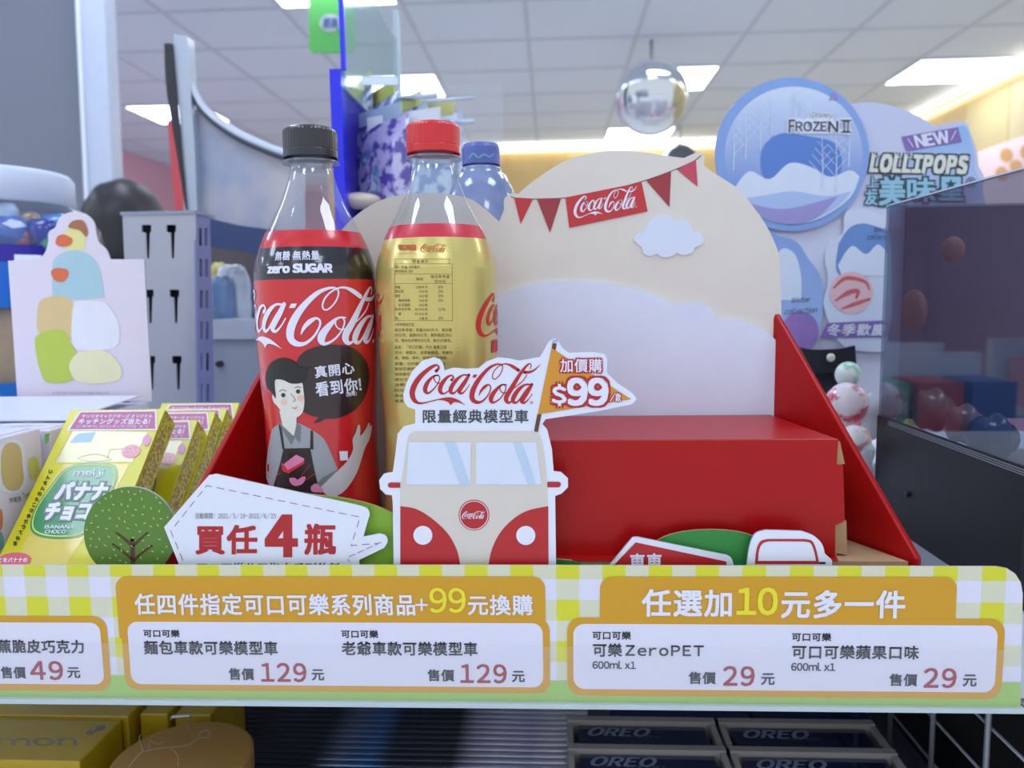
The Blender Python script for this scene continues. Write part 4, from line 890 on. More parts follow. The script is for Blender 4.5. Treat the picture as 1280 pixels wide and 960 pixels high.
card(t, cov, 'clear_cover', [(-80, 803), (-80, 879), (640, 886), (1283, 893), (1283, 813), (640, 808)], clear('cover_clear', (1, 1, 1), 0.035, (235, 238, 245), 0.1, edge=0.5), 0.0006)
lip = [(-80, 873.5), (640, 880.6), (1283, 887.5), (1283, 892.5), (640, 885.8), (-80, 879)]
card(t, planeY(strip_Y - 0.0032), 'rail_lip', lip, mat('lip_clear_white', (182, 194, 200), 0.2, coat=0.5), 0.004)

# ------------------------------------------------------------------ hanging snack rack behind the bottles
def dup(root, delta, label=None, group=None):
    r = root.copy(); COL.objects.link(r); r.location = root.location + Vector(delta)
    if label: r['label'] = label
    if group: r['group'] = group
    for ch in list(root.children):
        c_ = ch.copy(); COL.objects.link(c_); c_.parent = r
        for g_ in ch.children:
            d_ = g_.copy(); COL.objects.link(d_); d_.parent = c_
    return r
def gradz(name, c0, c1, z0, z1, rough=0.35, axis=2, coat=0.2):
    """printed colour gradient along an axis, bottom c0 to top c1"""
    m = bpy.data.materials.new(name); m.use_nodes = True; nt = m.node_tree; b = nt.nodes['Principled BSDF']
    b.inputs['Roughness'].default_value = rough; b.inputs['Coat Weight'].default_value = coat; b.inputs['Coat Roughness'].default_value = 0.15
    ge = nt.nodes.new('ShaderNodeNewGeometry'); sx = nt.nodes.new('ShaderNodeSeparateXYZ'); nt.links.new(ge.outputs['Position'], sx.inputs[0])
    mr = nt.nodes.new('ShaderNodeMapRange'); mr.inputs['From Min'].default_value = z0; mr.inputs['From Max'].default_value = z1
    nt.links.new(sx.outputs[axis], mr.inputs['Value'])
    mx = nt.nodes.new('ShaderNodeMix'); mx.data_type = 'RGBA'; mx.inputs['A'].default_value = (*[lin(v) for v in c0], 1); mx.inputs['B'].default_value = (*[lin(v) for v in c1], 1)
    nt.links.new(mr.outputs['Result'], mx.inputs['Factor']); nt.links.new(mx.outputs['Result'], b.inputs['Base Color']); MATS[name] = m; return m
t = thing('snack_rack', 'blue and clear plastic hanging rack of snack bags between the two bottle caps', 'rack', (-0.2, 0.8, SHELF))
blue_pl = mat('rack_blue', (10, 24, 226), 0.3, coat=0.4, var=0.02)
RX = P(424, 150, 0.75).x
MB().box((P(414, 150, .75).x, 0.75, SHELF), (P(428, 150, .75).x, 0.765, P(420, 86, .75).z)).out('blue_side_panel', blue_pl, t)
MB().box((P(424, 50, .75).x, 0.752, P(420, 86, .75).z), (P(430, 50, .75).x, 0.757, P(420, -60, .75).z)).out('blue_edge', blue_pl, t)
MB().box((P(428, 150, .75).x - .002, 0.765, SHELF), (P(428, 150, .75).x, 0.86, P(420, 105, .75).z)).out('violet_inner_panel', mat('rack_violet', (52, 42, 170), 0.35), t)
MB().box((RX + .004, 0.757, P(420, 110, .75).z), (RX + .006, 1.02, P(420, -70, .75).z)).out('clear_side_sheet', clear('rack_clear', (0.86, 0.93, 0.93), 0.16, (190, 214, 216), 0.08, edge=1.3), t)
MB().box((RX, 1.03, SHELF), (RX + .006, 1.045, P(420, -40, .9).z)).out('back_upright', mat('upright_grey', (176, 196, 206), 0.4), t)
pk = clear('tag_clear', (0.97, 0.98, 1.0), 0.05, (220, 226, 240), 0.05, edge=1.3)
card(t, planeY(0.70), 'clear_tag_plate', rrect(520, 105, 630, 190, 14, corners=(1, 1, 0, 0)), pk, 0.0012)
for (x0, y0, Ya, x1, y1, Yb, r_) in ((440, 135, .98, 592, 122, .71, .0016), (446, 126, .98, 545, 119, .72, .0022), (540, 154, .9, 592, 152, .71, .0022), (456, 160, .98, 560, 156, .73, .0014)):
    MB().tube([P(x0, y0, Ya), P(x1, y1, Yb)], r_, 8).out('peg', mat('peg_clear_white', (206, 214, 230), 0.2, coat=0.6), t, smooth=True)
card(t, planeY(0.74), 'price_holder', rrect(452, 96, 497, 106, 2), mat('holder_white', (222, 234, 248), 0.3), 0.002)
bags = [(452, 182, .90, (66, 62, 120), (214, 206, 84), 'dark violet snack bag with a yellow top hanging next to the blue panel'), (474, 196, .86, (120, 128, 190), (208, 204, 90), 'pale violet snack bag with a yellow top, second from the blue panel'),
        (500, 212, .82, (70, 96, 176), (214, 210, 96), 'blue and white snack bag hanging in the middle of the clear rack'), (526, 222, .80, (190, 206, 228), (216, 206, 70), 'silvery snack bag with a yellow header, partly behind the red bottle cap'), (470, 226, .80, (96, 80, 170), (180, 200, 220), 'violet snack bag low in the rack, just right of the black bottle cap'), (506, 232, .78, (112, 150, 196), (236, 238, 244), 'light blue snack bag low in the rack behind the red-capped bottle')]
for i, (px, py, Y, cb, ct, lab) in enumerate(bags):
    c = P(px, py, Y); b_ = thing('snack_bag', lab, 'snack bag', (c.x, c.y, c.z - .05), 'snack bags on the hanging rack')
    rz = radians([62, 54, 48, 30, 40, 25][i]); ux, uy = cos(rz), -sin(rz); W_, H_ = 0.055, 0.058
    def bagpt(a, b, s): th = 0.011 * (1 - a * a) ** .6 * (1 - b * b) ** .5 * s; return (c.x + ux * a * W_ - uy * th * -1, c.y + uy * a * W_ - ux * th, c.z + b * H_)
    mb = MB(); nx_, ny_ = 9, 11; rr = random.Random(i)
    for s_ in (1, -1):
        base = len(mb.v)
        for jj in range(ny_):
            for ii in range(nx_):
                a = -1 + 2 * ii / (nx_ - 1); bb = -1 + 2 * jj / (ny_ - 1); q = bagpt(a, bb, s_ * (1 + rr.uniform(-.25, .25)))
                mb.v.append(Vector(q))
        for jj in range(ny_ - 1):
            for ii in range(nx_ - 1):
                k = base + jj * nx_ + ii; mb.f.append((k, k + 1, k + nx_ + 1, k + nx_))
    mb.out('bag', mat('bag_foil_%d' % i, cb, 0.2, coat=0.7, metal=0.15, scale=75, sharp=.05, mix2=tuple(min(255, int(v * .4 + 160)) for v in cb)), b_, smooth=True)
    hd = MB().hexa([(c.x + ux * a * W_ - uy * s_ * -.001, c.y + uy * a * W_ - ux * s_ * .001, c.z + H_ * zc) for zc in (.98, 1.22) for a, s_ in ((-.8, 1), (.8, 1), (.8, -1), (-.8, -1))])
    hd.out('header', mat('bag_header_%d' % i, ct, 0.35, coat=0.3), b_)
o = MB().ball(P(450, 251, .78), (.022, .02, .008), 20, 10).out('beige_lid', mat('lid_beige', (234, 214, 196), 0.4), smooth=True)
settle(o, 'blurred beige round lid low behind the shoulder of the black-capped bottle', 'lid')
# blue drink bottle
Yb = 0.60; c = P(601, 180, Yb); mb_ = Yb / F
def zb2(py): return c.z - (py - 180) * mb_
t = thing('drink_bottle', 'violet-blue drink bottle with a blue cap behind the gold cola bottle', 'bottle', (c.x, Yb, SHELF))
MB().lathe([(23 * mb_, zb2(206)), (23 * mb_, zb2(186)), (21 * mb_, zb2(181)), (.001, zb2(180))], (c.x, Yb), 48, mod=lambda a, z: 1 + .012 * (int(a * 12) % 2) * (z > zb2(206) - .001 and z < zb2(184))).out('cap', mat('cap_violet_blue', (92, 104, 178), 0.35, var=.15, scale=80), t)
art(t, planeY(Yb - 23.3 * mb_), 'cap_lettering', mat('cap_mint', (110, 190, 190), 0.5), [rib([(586, 198, 1.2), (592, 192, 1.6), (598, 197, 1.4), (605, 193, 1.6), (612, 196, 1.2), (617, 192, 1)])], 1)
MB().lathe([(.001, SHELF), (.028, SHELF), (.030, SHELF + .004), (.031, zb2(300)), (.029, zb2(262)), (.024, zb2(236)), (.019, zb2(218)), (24 * mb_, zb2(214)), (24.5 * mb_, zb2(211)), (22 * mb_, zb2(208)), (.012, zb2(206))], (c.x, Yb), 48).out('bottle_body', mat('bottle_indigo', (96, 104, 160), 0.15, coat=0.8, var=.3, scale=40, mix2=(160, 176, 214)), t, smooth=True)
# ------------------------------------------------------------------ lollipop sign
LY = 0.72; lp = planeY(LY)
zA = P(1000, 100, LY).z; zB = P(1000, 460, LY).z
t = thing('lollipop_sign', 'pale blue die-cut lollipop sign with a round winter picture and big lettering', 'sign', (P(1040, 400, LY).x, LY, SHELF))
bodyo = blob([(935,520,1),(920,400,1),(935,270),(1000,160),(1068,129,1),(1095,128),(1130,137),(1160,152),(1167,158,1),(1200,151.5),(1208,154),(1213,165),(1221,190),(1223,207,1),(1230,222),(1229,240),(1236,270,1),(1240,500,1),(1110,520,1)])
card(t, lp, 'sign_board', bodyo, gradz('sign_lilac', (226, 226, 242), (196, 200, 228), zB, zA), 0.003, white_card)
card(t, lp, 'blue_corner', blob([(1132,195,1),(1165,170),(1198,158,1),(1208,160),(1217,190),(1219,212),(1225,228),(1224,250,1),(1160,262,1),(1120,235)]), gradz('corner_blue', (196, 200, 236), (150, 190, 232), P(1180, 250, LY).z, P(1180, 170, LY).z), 0.0002, off=0.0004)
card(t, lp, 'round_plate', circ(988, 194, 95.5, 95.5, n=80), mat('ring_blue', (132, 164, 222), 0.35, coat=0.3), 0.003, off=0.0045)
rs = lambda u, v, off=0.0: lp(u, v, off + 0.0045)
rp = gradz('winter_sky', (104, 140, 212), (206, 218, 240), P(988, 250, LY).z, P(988, 120, LY).z)
art(t, rs, 'winter_picture', rp, [circ(990, 196, 86, 86, n=70)], 1)
art(t, rs, 'blue_glade', mat('glade_blue', (92, 132, 206), 0.5), [blob([(950,215),(952,185),(975,168),(1010,172),(1040,180),(1050,205),(1040,232),(1000,240),(965,236)])], 1.5)
art(t, rs, 'lilac_ground', mat('ground_lilac', (158, 152, 208), 0.5), [blob([(935,255,1),(980,262),(1045,246,1),(1020,272),(990,281),(955,274)])], 4.5)
snow = mat('snow_white', (218, 226, 244), 0.5); tw = mat('frost_white', (214, 224, 244), 0.5)
art(t, rs, 'snow_bank', snow, [blob([(915,238,1),(935,215),(960,225),(985,205),(1012,210),(1035,222),(1060,214),(1072,222,1),(1060,248),(1030,270),(1000,280),(965,278),(935,262)])], 2)
art(t, rs, 'snow_shade', mat('snow_blue', (176, 196, 236), 0.5), [blob([(925,250,1),(960,244),(990,240),(1030,246),(1062,240,1),(1040,262),(1000,278),(960,275)])], 3)
rnd = random.Random(11); br = []
for (x, y, h) in ((915,215,55),(930,200,62),(948,190,60),(1000,170,40),(1025,235,60),(1042,240,72),(1058,210,60),(992,150,34),(962,172,50)):
    br.append(rib([(x, y, 1.6), (x + 1, y - h * .5, 1.2), (x, y - h, .6)]))
    for k in range(7):
        f = .25 + .1 * k; s_ = 1 if k % 2 else -1; l = h * .3 * (1.15 - f); br.append(seg(x, y - h * f, x + s_ * l, y - h * f - l * 1.1, .7))
br = [b for b in br if all((p[0] - 990) ** 2 + (p[1] - 196) ** 2 < 84 ** 2 for p in b[0])]
art(t, rs, 'frosted_trees', tw, br, 4, kind='stuff')
art(t, rs, 'lilac_leaf', mat('leaf_lilac', (150, 140, 200), 0.5), [blob([(1033,128,1),(1036,122),(1036,117,1),(1041,118),(1045,123),(1043,128,1),(1039,126)])], 4)
art(t, rs, 'title_halo', white_card, [txt('FROZEN', (983.5, 151, 1045, 167), .09, ref=1), txt('II', (1049, 151, 1060.5, 167.5), .09, ref=1), txt('Disney', (1012.5, 141.5, 1038.5, 150.5), .12, ref=1)], 5)
dk = mat('title_ink', (64, 66, 84), 0.5)
art(t, rs, 'title_lettering', dk, [txt('F', (983.5, 151, 991.5, 167.5), .02), txt('ROZE', (992, 153.5, 1031, 166), .02), txt('N', (1032.5, 153, 1045, 167), .02), txt('II', (1050, 152, 1059.5, 167.5), .02), seg(1048, 152, 1061.5, 152, 1.2), seg(1048, 167.2, 1061.5, 167.2, 1.2), txt('Disney', (1012.5, 141.5, 1038.5, 150.5), .0, shear=.2)], 6)
ls = lambda u, v, off=0.0: lp(u, v, off + 0.0005)
pur = mat('banner_purple', (136, 108, 178), 0.45)
art(t, ls, 'new_banner', pur, [[(1126.5,171),(1197,159),(1202,178),(1132.5,189.5)]], 1)
art(t, ls, 'new_lettering', white_ink, [txt('NEW', (1143, 166, 1186, 182), .03, rot=-.165, shear=-.12), seg(1134.5, 173.5, 1141, 184, 1), seg(1194.5, 163.5, 1188.5, 175, 1)], 2)
lo = mat('lolly_outline', (58, 62, 70), 0.5); lc = mat('lolly_cream', (226, 228, 216), 0.5); lb = mat('lolly_blue', (152, 200, 222), 0.5); lt = mat('lolly_teal', (42, 76, 88), 0.5)
def slab(m, b, layer, name): art(t, ls, name, m, [txt('LOLLIPOPS', (1089, 194.5, 1208, 215.5), b, ref=1, shear=.15, rot=.02, space=1.3)] + [seg(x, y, x + 6, y, 1.6 + 20 * (b - .06)) for x, y in ((1091, 195.5), (1121, 196.5), (1134, 197), (1089, 213), (1118, 214), (1131, 214.3), (1147, 198), (1144, 214.8))], layer)
slab(lo, .13, 1, 'lollipop_outline'); slab(lc, .055, 2, 'lollipop_lettering')
cj = [('上', (1084, 221, 1097, 234)), ('友', (1081, 238, 1096, 256)), ('美', (1099, 221.5, 1130, 256)), ('味', (1134, 223, 1168, 252)), ('星', (1173, 222, 1203, 250))]
art(t, ls, 'brand_outline', lt, [txt(a, b, .10, ref=1) for a, b in cj], 3); art(t, ls, 'brand_lettering', lb, [txt(a, b, .03, ref=1) for a, b in cj], 4)
art(t, ls, 'brand_star_plate', lb, [circ(1187.5, 231, 12, 8)], 5)
art(t, ls, 'brand_star', lt, [[(1187.5 + (8 if k % 2 == 0 else 3.4) * sin(k * pi / 5), 230.5 - (6.5 if k % 2 == 0 else 2.8) * cos(k * pi / 5)) for k in range(10)]], 6)
art(t, ls, 'registered_mark', lt, [poly(circ(1213, 228, 6.3), [circ(1213, 228, 5.2)]), txt('R', (1210.5, 224.5, 1216, 231.5), .02)], 4)
# smaller die-cut plates on the sign
card(t, lp, 'small_plate', blob([(955,300),(975,296),(996,304),(1008,322),(1024,345),(1028,380),(1022,415),(1004,440),(975,452),(950,440)]), gradz('plate_blue', (170, 196, 236), (140, 168, 224), P(1000, 440, LY).z, P(1000, 300, LY).z), 0.002, white_card, off=0.003)
ps = lambda u, v, off=0.0: lp(u, v, off + 0.003)
art(t, ps, 'script_lettering', dk, [txt('Winter', (988, 371, 1012, 378), 0, shear=.3, rot=-.06), txt('collection', (980, 384, 1020, 392), 0, shear=.3, rot=-.06)], 2)
art(t, ps, 'snow_hill', snow, [blob([(960,340,1),(975,312),(992,318),(1000,345),(1000,375,1),(960,375,1)])], 1)
art(t, ps, 'blue_lolly_picture', mat('lolly_swirl_blue', (110, 140, 214), 0.4, scale=70, var=.3, mix2=(196, 130, 200)), [circ(999, 414, 23, 25)], 1)
card(t, lp, 'small_plate', blob([(1030,320),(1038,300),(1052,292),(1054,268),(1066,261),(1086,264),(1112,275,1),(1112,440,1),(1060,436),(1040,415),(1028,380),(1034,350)]), mat('plate_white', (214, 220, 240), 0.4), 0.002, white_card, off=0.004)
ps2 = lambda u, v, off=0.0: lp(u, v, off + 0.004)
art(t, ps2, 'winter_field', mat('field_blue', (112, 146, 206), 0.4), [blob([(1046,305,1),(1060,285),(1080,280),(1108,290,1),(1108,330,1),(1070,350),(1044,340)])], 1)
art(t, ps2, 'snow_hill', snow, [blob([(1045,332,1),(1062,308),(1080,318),(1095,306),(1108,318,1),(1108,345,1),(1050,345,1)])], 2)
art(t, ps2, 'script_lettering', dk, [txt('Winter', (1090, 284, 1112, 291), 0, shear=.3), txt('collection', (1082, 293, 1114, 300), 0, shear=.3)], 3)
art(t, ps2, 'red_lolly_picture', mat('lolly_pink', (232, 190, 196), 0.4), [circ(1062, 366, 27, 26)], 2.5)
art(t, ps2, 'lolly_swirl', mat('lolly_red', (206, 104, 112), 0.4), [rib([(1040,360,2),(1055,348,5),(1078,352,4),(1084,362,2)]), rib([(1042,376,2),(1058,366,6),(1070,364,5),(1068,372,3)]), rib([(1050,386,2),(1066,380,5),(1084,374,3)])], 3)
art(t, ps2, 'banner', pur, [[(1032,403.5),(1112,400),(1112,421),(1022.5,422)]], 4)
art(t, ps2, 'banner_lettering', white_ink, [txt('冬季歡慶', (1032, 404.5, 1104, 419.5), .02, shear=.2)], 5)
# black bracket under the sign
t = thing('sign_bracket', 'black plastic bracket with a pearl snap below the lollipop sign', 'bracket', (P(1040, 460, .7).x, .7, SHELF))
card(t, planeY(0.70), 'bracket_plate', blob([(1000,434,1),(1018,437),(1050,436),(1069,432,1),(1071,462,1),(1040,466),(1016,466,1)]), black_pl, 0.004)
card(t, planeY(0.705), 'bracket_arm', rrect(1016, 465, 1047, 640, 6), black_pl, 0.006)
MB().ball(P(1038.5, 447, .697), (.0038, .002, .0038), 16, 10).out('snap', mat('pearl', (230, 224, 210), 0.2, coat=1), t, smooth=True)
# wrapped lollipops standing in the gap
sw = [(1058, 505, .60, 27, (226, 84, 116), (250, 236, 240), 'pink and white swirl lollipop behind the right red side panel'), (1068, 552, .585, 21, (232, 150, 140), (252, 246, 244), 'pale peach swirl lollipop low behind the right red side panel'), (1060, 468, .64, 16, (176, 220, 190), (238, 244, 240), 'mint and white lollipop just below the black bracket')]
for i, (px, py, Y, r, ca, cb, lab) in enumerate(sw):
    c = P(px, py, Y); rr = r * Y / F; t = thing('lollipop', lab, 'lollipop', (c.x, Y, SHELF), 'swirl lollipops')
    MB().ball(c, (rr, rr * .6, rr), 24, 14).out('candy', mat('candy_%d' % i, ca, 0.15, coat=1, scale=60, sharp=.04, mix2=cb), t, smooth=True)
    MB().tube([(c.x, Y, c.z - rr * .9), (c.x, Y, SHELF)], .0018, 8).out('stick', white_card, t, smooth=True)
for i, (px, py, Y, h) in enumerate([(1088, 520, .60, 30), (1080, 570, .583, 26), (1096, 600, .59, 24)]):
    c = P(px, py, Y); s_ = Y / F
    o = MB().ball(c, (13 * s_, 8 * s_, h * s_), 18, 12, lambda d: 1 + .12 * sin(6 * d.z)).out('wrapper', mat('wrap_white', (222, 228, 240), 0.25, coat=0.6, var=.12, scale=60), smooth=True)
    o2 = settle(o, ['white twisted wrapper, upper one beside the smoked box', 'white twisted wrapper, middle one beside the smoked box', 'white twisted wrapper, lowest beside the smoked box'][i], 'wrapper', 'white wrappers by the smoked box')
    o2.location.z = max(o2.location.z, SHELF)
# ------------------------------------------------------------------ smoked box at right
BX = 0.24; bz1 = EYE.z + .0625; bzs = EYE.z - .0885; y0, y1 = 0.395, 0.573; bx2 = 0.50
t = thing('smoked_box', 'smoked clear box on a black base standing at the right of the shelf', 'box', (0.37, 0.484, SHELF))
smk = clear('smoked_acrylic', (0.66, 0.72, 0.80), 0.16, (62, 74, 100), 0.025, edge=2.8, ior=1.5)
MB().box((BX, y0, bzs - .002), (BX + .002, y1, bz1)).out('smoked_side', smk, t)
MB().box((BX + .002, y1 - .002, bzs - .002), (bx2, y1, bz1)).out('smoked_back', smk, t)
MB().box((BX + .002, y0, bzs - .002), (bx2, y0 + .002, bz1)).out('smoked_front', smk, t)
MB().box((BX + .012, y1 - .006, bzs - .002), (bx2, y1 - .003, bz1 - .002)).out('added_dark_backing', mat('backing_navy', (62, 82, 108), 0.6, scale=14, sharp=.2, mix2=(44, 62, 84)), t)  # panel added to block the bright wall behind and darken the smoked view
bb = mat('box_black', (24, 24, 29), 0.4, spec=0.25, bump=.05, scale=500)
MB().box((BX - .0008, y0 - .0008, SHELF), (BX + .0012, y1, bzs)).out('black_side', bb, t)
MB().box((BX, y0, SHELF), (bx2, y1, SHELF + .05)).out('black_base', bb, t)
MB().box((BX - .0002, y0, bz1 - .0005), (BX + .0024, y1, bz1 + .0005)).out('bright_edge', mat('edge_light', (190, 196, 214), 0.3), t)
for k in range(3): MB().box((BX - .0014, y0, bzs - .0015 - .0013 * k), (BX - .0002, y1 - .02, bzs - .001 - .0013 * k)).out('seam_strip', mat('seam_grey', (120, 122, 132), 0.25, coat=.5), t)
c = PX(1133, 618, BX - .002); MB().ball(c, (.001, .0022, .0022), 14, 8).out('screw', mat('screw_black', (60, 60, 66), 0.25, metal=.6), t, smooth=True)
for i, (px, py, X, r) in enumerate([(1142, 388, .2515, .0155), (1191, 312, .252, .0085)]):
    c = PX(px, py, X); o = MB().ball(c, (.006, r, r * .95), 26, 14).out('brown_disc', mat('disc_brown', (186, 120, 86), 0.5, var=.15), smooth=True)  # solid brown discs stand in for round brown shapes in the acrylic
    settle(o, ['large round brown disc showing through the smoked box', 'small round brown disc showing high through the smoked box'][i], 'sweet', 'brown discs in the smoked box')
for i, (px, py, X, r, col) in enumerate([(1120, 508, .2545, .011, (168, 96, 110)), (1165, 512, .2565, .013, (110, 130, 116)), (1205, 530, .2555, .011, (190, 140, 120)), (1240, 548, .257, .013, (70, 76, 84))]):
    c = PX(px, py, X); o = MB().ball(c, (r, r, r * 1.1), 18, 12, lambda d: 1 + .1 * sin(8 * d.x)).out('wrapped_sweet', mat('dark_sweet_%d' % i, col, 0.3, coat=.6, var=.3), smooth=True)
    settle(o, ['reddish wrapped sweet low inside the smoked box', 'greenish wrapped sweet low inside the smoked box', 'orange wrapped sweet low inside the smoked box', 'grey wrapped sweet low inside the smoked box'][i], 'sweet', 'sweets inside the smoked box')
# ------------------------------------------------------------------ left: header card, white tray, blind boxes
pale = mat('pale_pink_card', (226, 216, 230), 0.45, coat=.2, coatr=.2)
HY = 0.60
t = thing('header_card', 'pale pink die-cut header card with plain pastel patches at the left', 'sign', (P(100, 500, HY).x, HY, EYE.z - .079))
hp = planeY(HY)
card(t, hp, 'card_board', blob([(10,326,1),(50,324,1),(57,314),(60,303),(61,290),(69,284),(75,271),(90,265),(106,267),(117,277),(120,290),(123,302),(133,312),(138,324,1),(180,324,1),(190,502,1),(22,502,1)]), pale, .0012, card_edge)
for i, (o_, col) in enumerate([(blob([(80,300),(82,288),(92,283),(104,288),(107,302),(104,312),(90,314),(82,310)]), (232, 226, 150)), (blob([(66,372),(66,330),(78,316),(98,313),(116,322),(126,340),(131,372,1),(68,376,1)]), (172, 204, 216)), (blob([(48,415),(48,382),(58,372),(78,370),(91,378),(92,400),(92,424),(70,418)]), (222, 194, 140)),
     (blob([(91,430),(92,382),(104,376),(130,378),(144,394),(150,414),(144,434),(110,438)]), (232, 232, 242)), (blob([(44,430),(46,420),(62,412),(80,414),(90,430),(96,444),(92,474),(60,478),(50,462),(46,445)]), (188, 204, 84)), (blob([(87,460),(94,444),(110,438),(134,440),(150,456),(152,470),(140,478),(100,478)]), (234, 228, 186)),
     (blob([(70,304),(72,296),(80,293),(90,298),(90,304),(84,308),(75,308)]), (224, 110, 70)), (blob([(65,344),(65,338),(72,335),(84,337),(86,344),(80,352),(70,351)]), (224, 110, 70)), (blob([(86,284),(92,276),(104,276),(110,288),(108,296),(100,288)]), (170, 112, 76))]):
    art(t, hp, 'pastel_patch', mat('pastel_%d' % i, col, .5), [o_], 1 + i * .35)
art(t, hp, 'small_lettering', ink_grey, [txt('©2021 San-X Co., Ltd. All Rights Reserved.', (66, 489.5, 137, 493.5), 0)], 1)
tx = P(188, 500, HY).x
t = thing('display_tray', 'white card display tray with open flaps under the pale pink header card', 'tray', (-.4, .54, SHELF))
trm = mat('tray_white', (222, 222, 238), 0.45, coat=.15, coatr=.3)
tz = EYE.z - .079
MB().box((-.60, .505, SHELF), (tx - .002, HY, tz)).out('tray_body', trm, t)
MB().hexa([(-.60, .500, tz - .003), (tx + .001, .500, tz - .003), (tx, .505, tz - .001), (-.60, .505, tz - .001), (-.60, .500, tz - .002), (tx + .001, .500, tz - .002), (tx, .505, tz), (-.60, .505, tz)]).out('front_flap', trm, t)
MB().hexa([(-.60, .50, tz + .001), (tx - .004, .50, tz + .001), (tx - .004, HY - .01, tz + .006), (-.60, HY - .01, tz + .006), (-.60, .50, tz + .002), (tx - .004, .50, tz + .002), (tx - .004, HY - .01, tz + .007), (-.60, HY - .01, tz + .007)]).out('top_flap', trm, t)
art(t, lambda u, v, off=0: PZ(u, v, .0765 - off), 'fold_marks', ink_grey, [rib([(45, 509, .5), (80, 505, .8), (120, 503, .5), (175, 501, .8)]), rib([(0, 530, .5), (30, 528, .9), (55, 528, .5)])], 1, kind='stuff')
XB = -.322
for i, (ya, yb, dz, lab) in enumerate([(.40, .4625, 0.001, 'white picture box with a tan round figure, nearest at the left edge'), (.4715, .4985, -.002, 'second white picture box, half hidden behind the yellow chocolate box')]):
    t = thing('picture_box', lab, 'box', (XB - .03, (ya + yb) / 2, SHELF), 'white picture boxes in the tray')
    zt_ = EYE.z - .0775 + dz - (.0 if i == 0 else 0)
    bevel(MB().box((XB - .06, ya, SHELF), (XB, yb, zt_)).out('box_body', pale, t), .0008)
    MB().box((XB - .055, ya + .003, zt_ - .0003), (XB - .004, yb - .003, zt_ + .0008)).out('lid_flap', trm, t)
    bs = plane((XB, 0, 0), (1, 0, 0))
    if i == 0:
        art(t, bs, 'tan_picture', mat('tan_print', (206, 180, 122), .5), [blob([(2,600),(1,570),(6,556),(16,553),(25,560),(28,585),(29,600),(22,612),(10,612)])], 2)
        art(t, bs, 'picture_halo', white_card, [blob([(-2,606),(-3,570),(3,552),(16,549),(29,556),(32,585),(33,603),(24,616),(8,616)])], 1)
        art(t, bs, 'yellow_picture', mat('yellow_print', (212, 206, 110), .5), [blob([(36,592),(35,576),(40,571),(46,573),(48,590),(44,598),(38,598)])], 2)
        art(t, bs, 'name_lettering', ink_dark, [txt('炸豬排', (11, 621, 26, 628), .0, rot=-.2), txt('Tonk', (27.5, 615, 37, 623), 0, rot=-.2)], 2)
        art(t, bs, 'blue_picture', mat('teal_print', (120, 180, 190), .5), [blob([(-6,668),(0,664),(4,672),(3,684),(-4,688)])], 2)
        art(t, bs, 'orange_picture', mat('orange_print2', (214, 130, 80), .5), [blob([(-6,650),(0,636),(3,645),(2,660),(-4,664)])], 2)
    else: art(t, bs, 'green_band', mat('green_tab', (124, 190, 110), .5), [[(55,543),(62,541),(60,552),(56,556)]], 1)
# ------------------------------------------------------------------ yellow chocolate boxes leaning back
XL_, XR_ = -.3115, -.2490
u_ = Vector((0, .715, .70)).normalized(); n_ = Vector((0, -u_.z, u_.y))
p0 = Vector((0, .392, EYE.z - .1525)); p1 = p0 + u_ * .1215
t = thing('chocolate_box', 'yellow banana chocolate box leaning back, front of the row, with green oval', 'box', (-.280, .40, SHELF), 'yellow chocolate boxes in a row')
CH = t; TH = .017
yel = mat('box_yellow', (206, 198, 10), .4, spec=.3, coat=.3, coatr=.06, var=.05)
b0_, b1_ = p0 - n_ * TH, p1 - n_ * TH
def cx_(p, x): return (x, p.y, p.z)
MB().hexa([cx_(b0_, XL_), cx_(b0_, XR_), cx_(b1_, XR_), cx_(b1_, XL_), cx_(p0, XL_), cx_(p0, XR_), cx_(p1, XR_), cx_(p1, XL_)]).out('box_body', yel, t)
sdm = mat('box_side_pattern', (220, 202, 20), .4, coat=.2, scale=500, sharp=.06, mix2=(140, 120, 8))
e = .0003
MB().add([cx_(b0_ + n_ * .002, XR_ + e), cx_(b1_ + n_ * .002, XR_ + e), cx_(p1 - n_ * .002, XR_ + e), cx_(p0 - n_ * .002, XR_ + e)], [(0, 1, 2, 3)]).out('side_print', sdm, t)
fp = plane((0, p0.y, p0.z), n_)
def C4(pts): return [tuple([a[0] / 4, 480 + a[1] / 4] + list(a[2:])) for a in pts]
mag = mat('band_magenta', (166, 10, 108), .4, coat=.2)
art(t, fp, 'picture_panel', mat('panel_cream', (214, 208, 150), .35, coat=.6), [C4([(362,235),(738,240),(662,390),(272,395)])], 1)
art(t, fp, 'tan_panel', mat('panel_tan', (214, 190, 70), .35, coat=.6), [C4([(322,402),(648,400),(560,560),(330,905),(75,905),(260,480)])], 1)
art(t, fp, 'magenta_band', mag, [C4([(405,143),(775,138),(778,226),(348,228)])], 2)
art(t, fp, 'band_edge', white_card, [poly(C4([(400,138),(782,132),(786,232),(336,234)]), [C4([(405,143),(775,138),(778,226),(348,228)])[::-1]])], 2)
art(t, fp, 'band_lettering', white_card, [txt('サンリオキャラクターズ オリジナル', (103, 518.5, 191, 523), .03, shear=.3), txt('キッチングッズ当たる!', (99, 523.5, 188, 531), .03, shear=.3), txt('応募締切 2021年6月30日 まで', (96, 531.8, 186, 535), .0, shear=.3)], 3)
art(t, fp, 'window_picture', mat('pic_blue', (168, 196, 220), .4), [C4([(390,250),(480,240),(455,290),(350,295)])], 2)
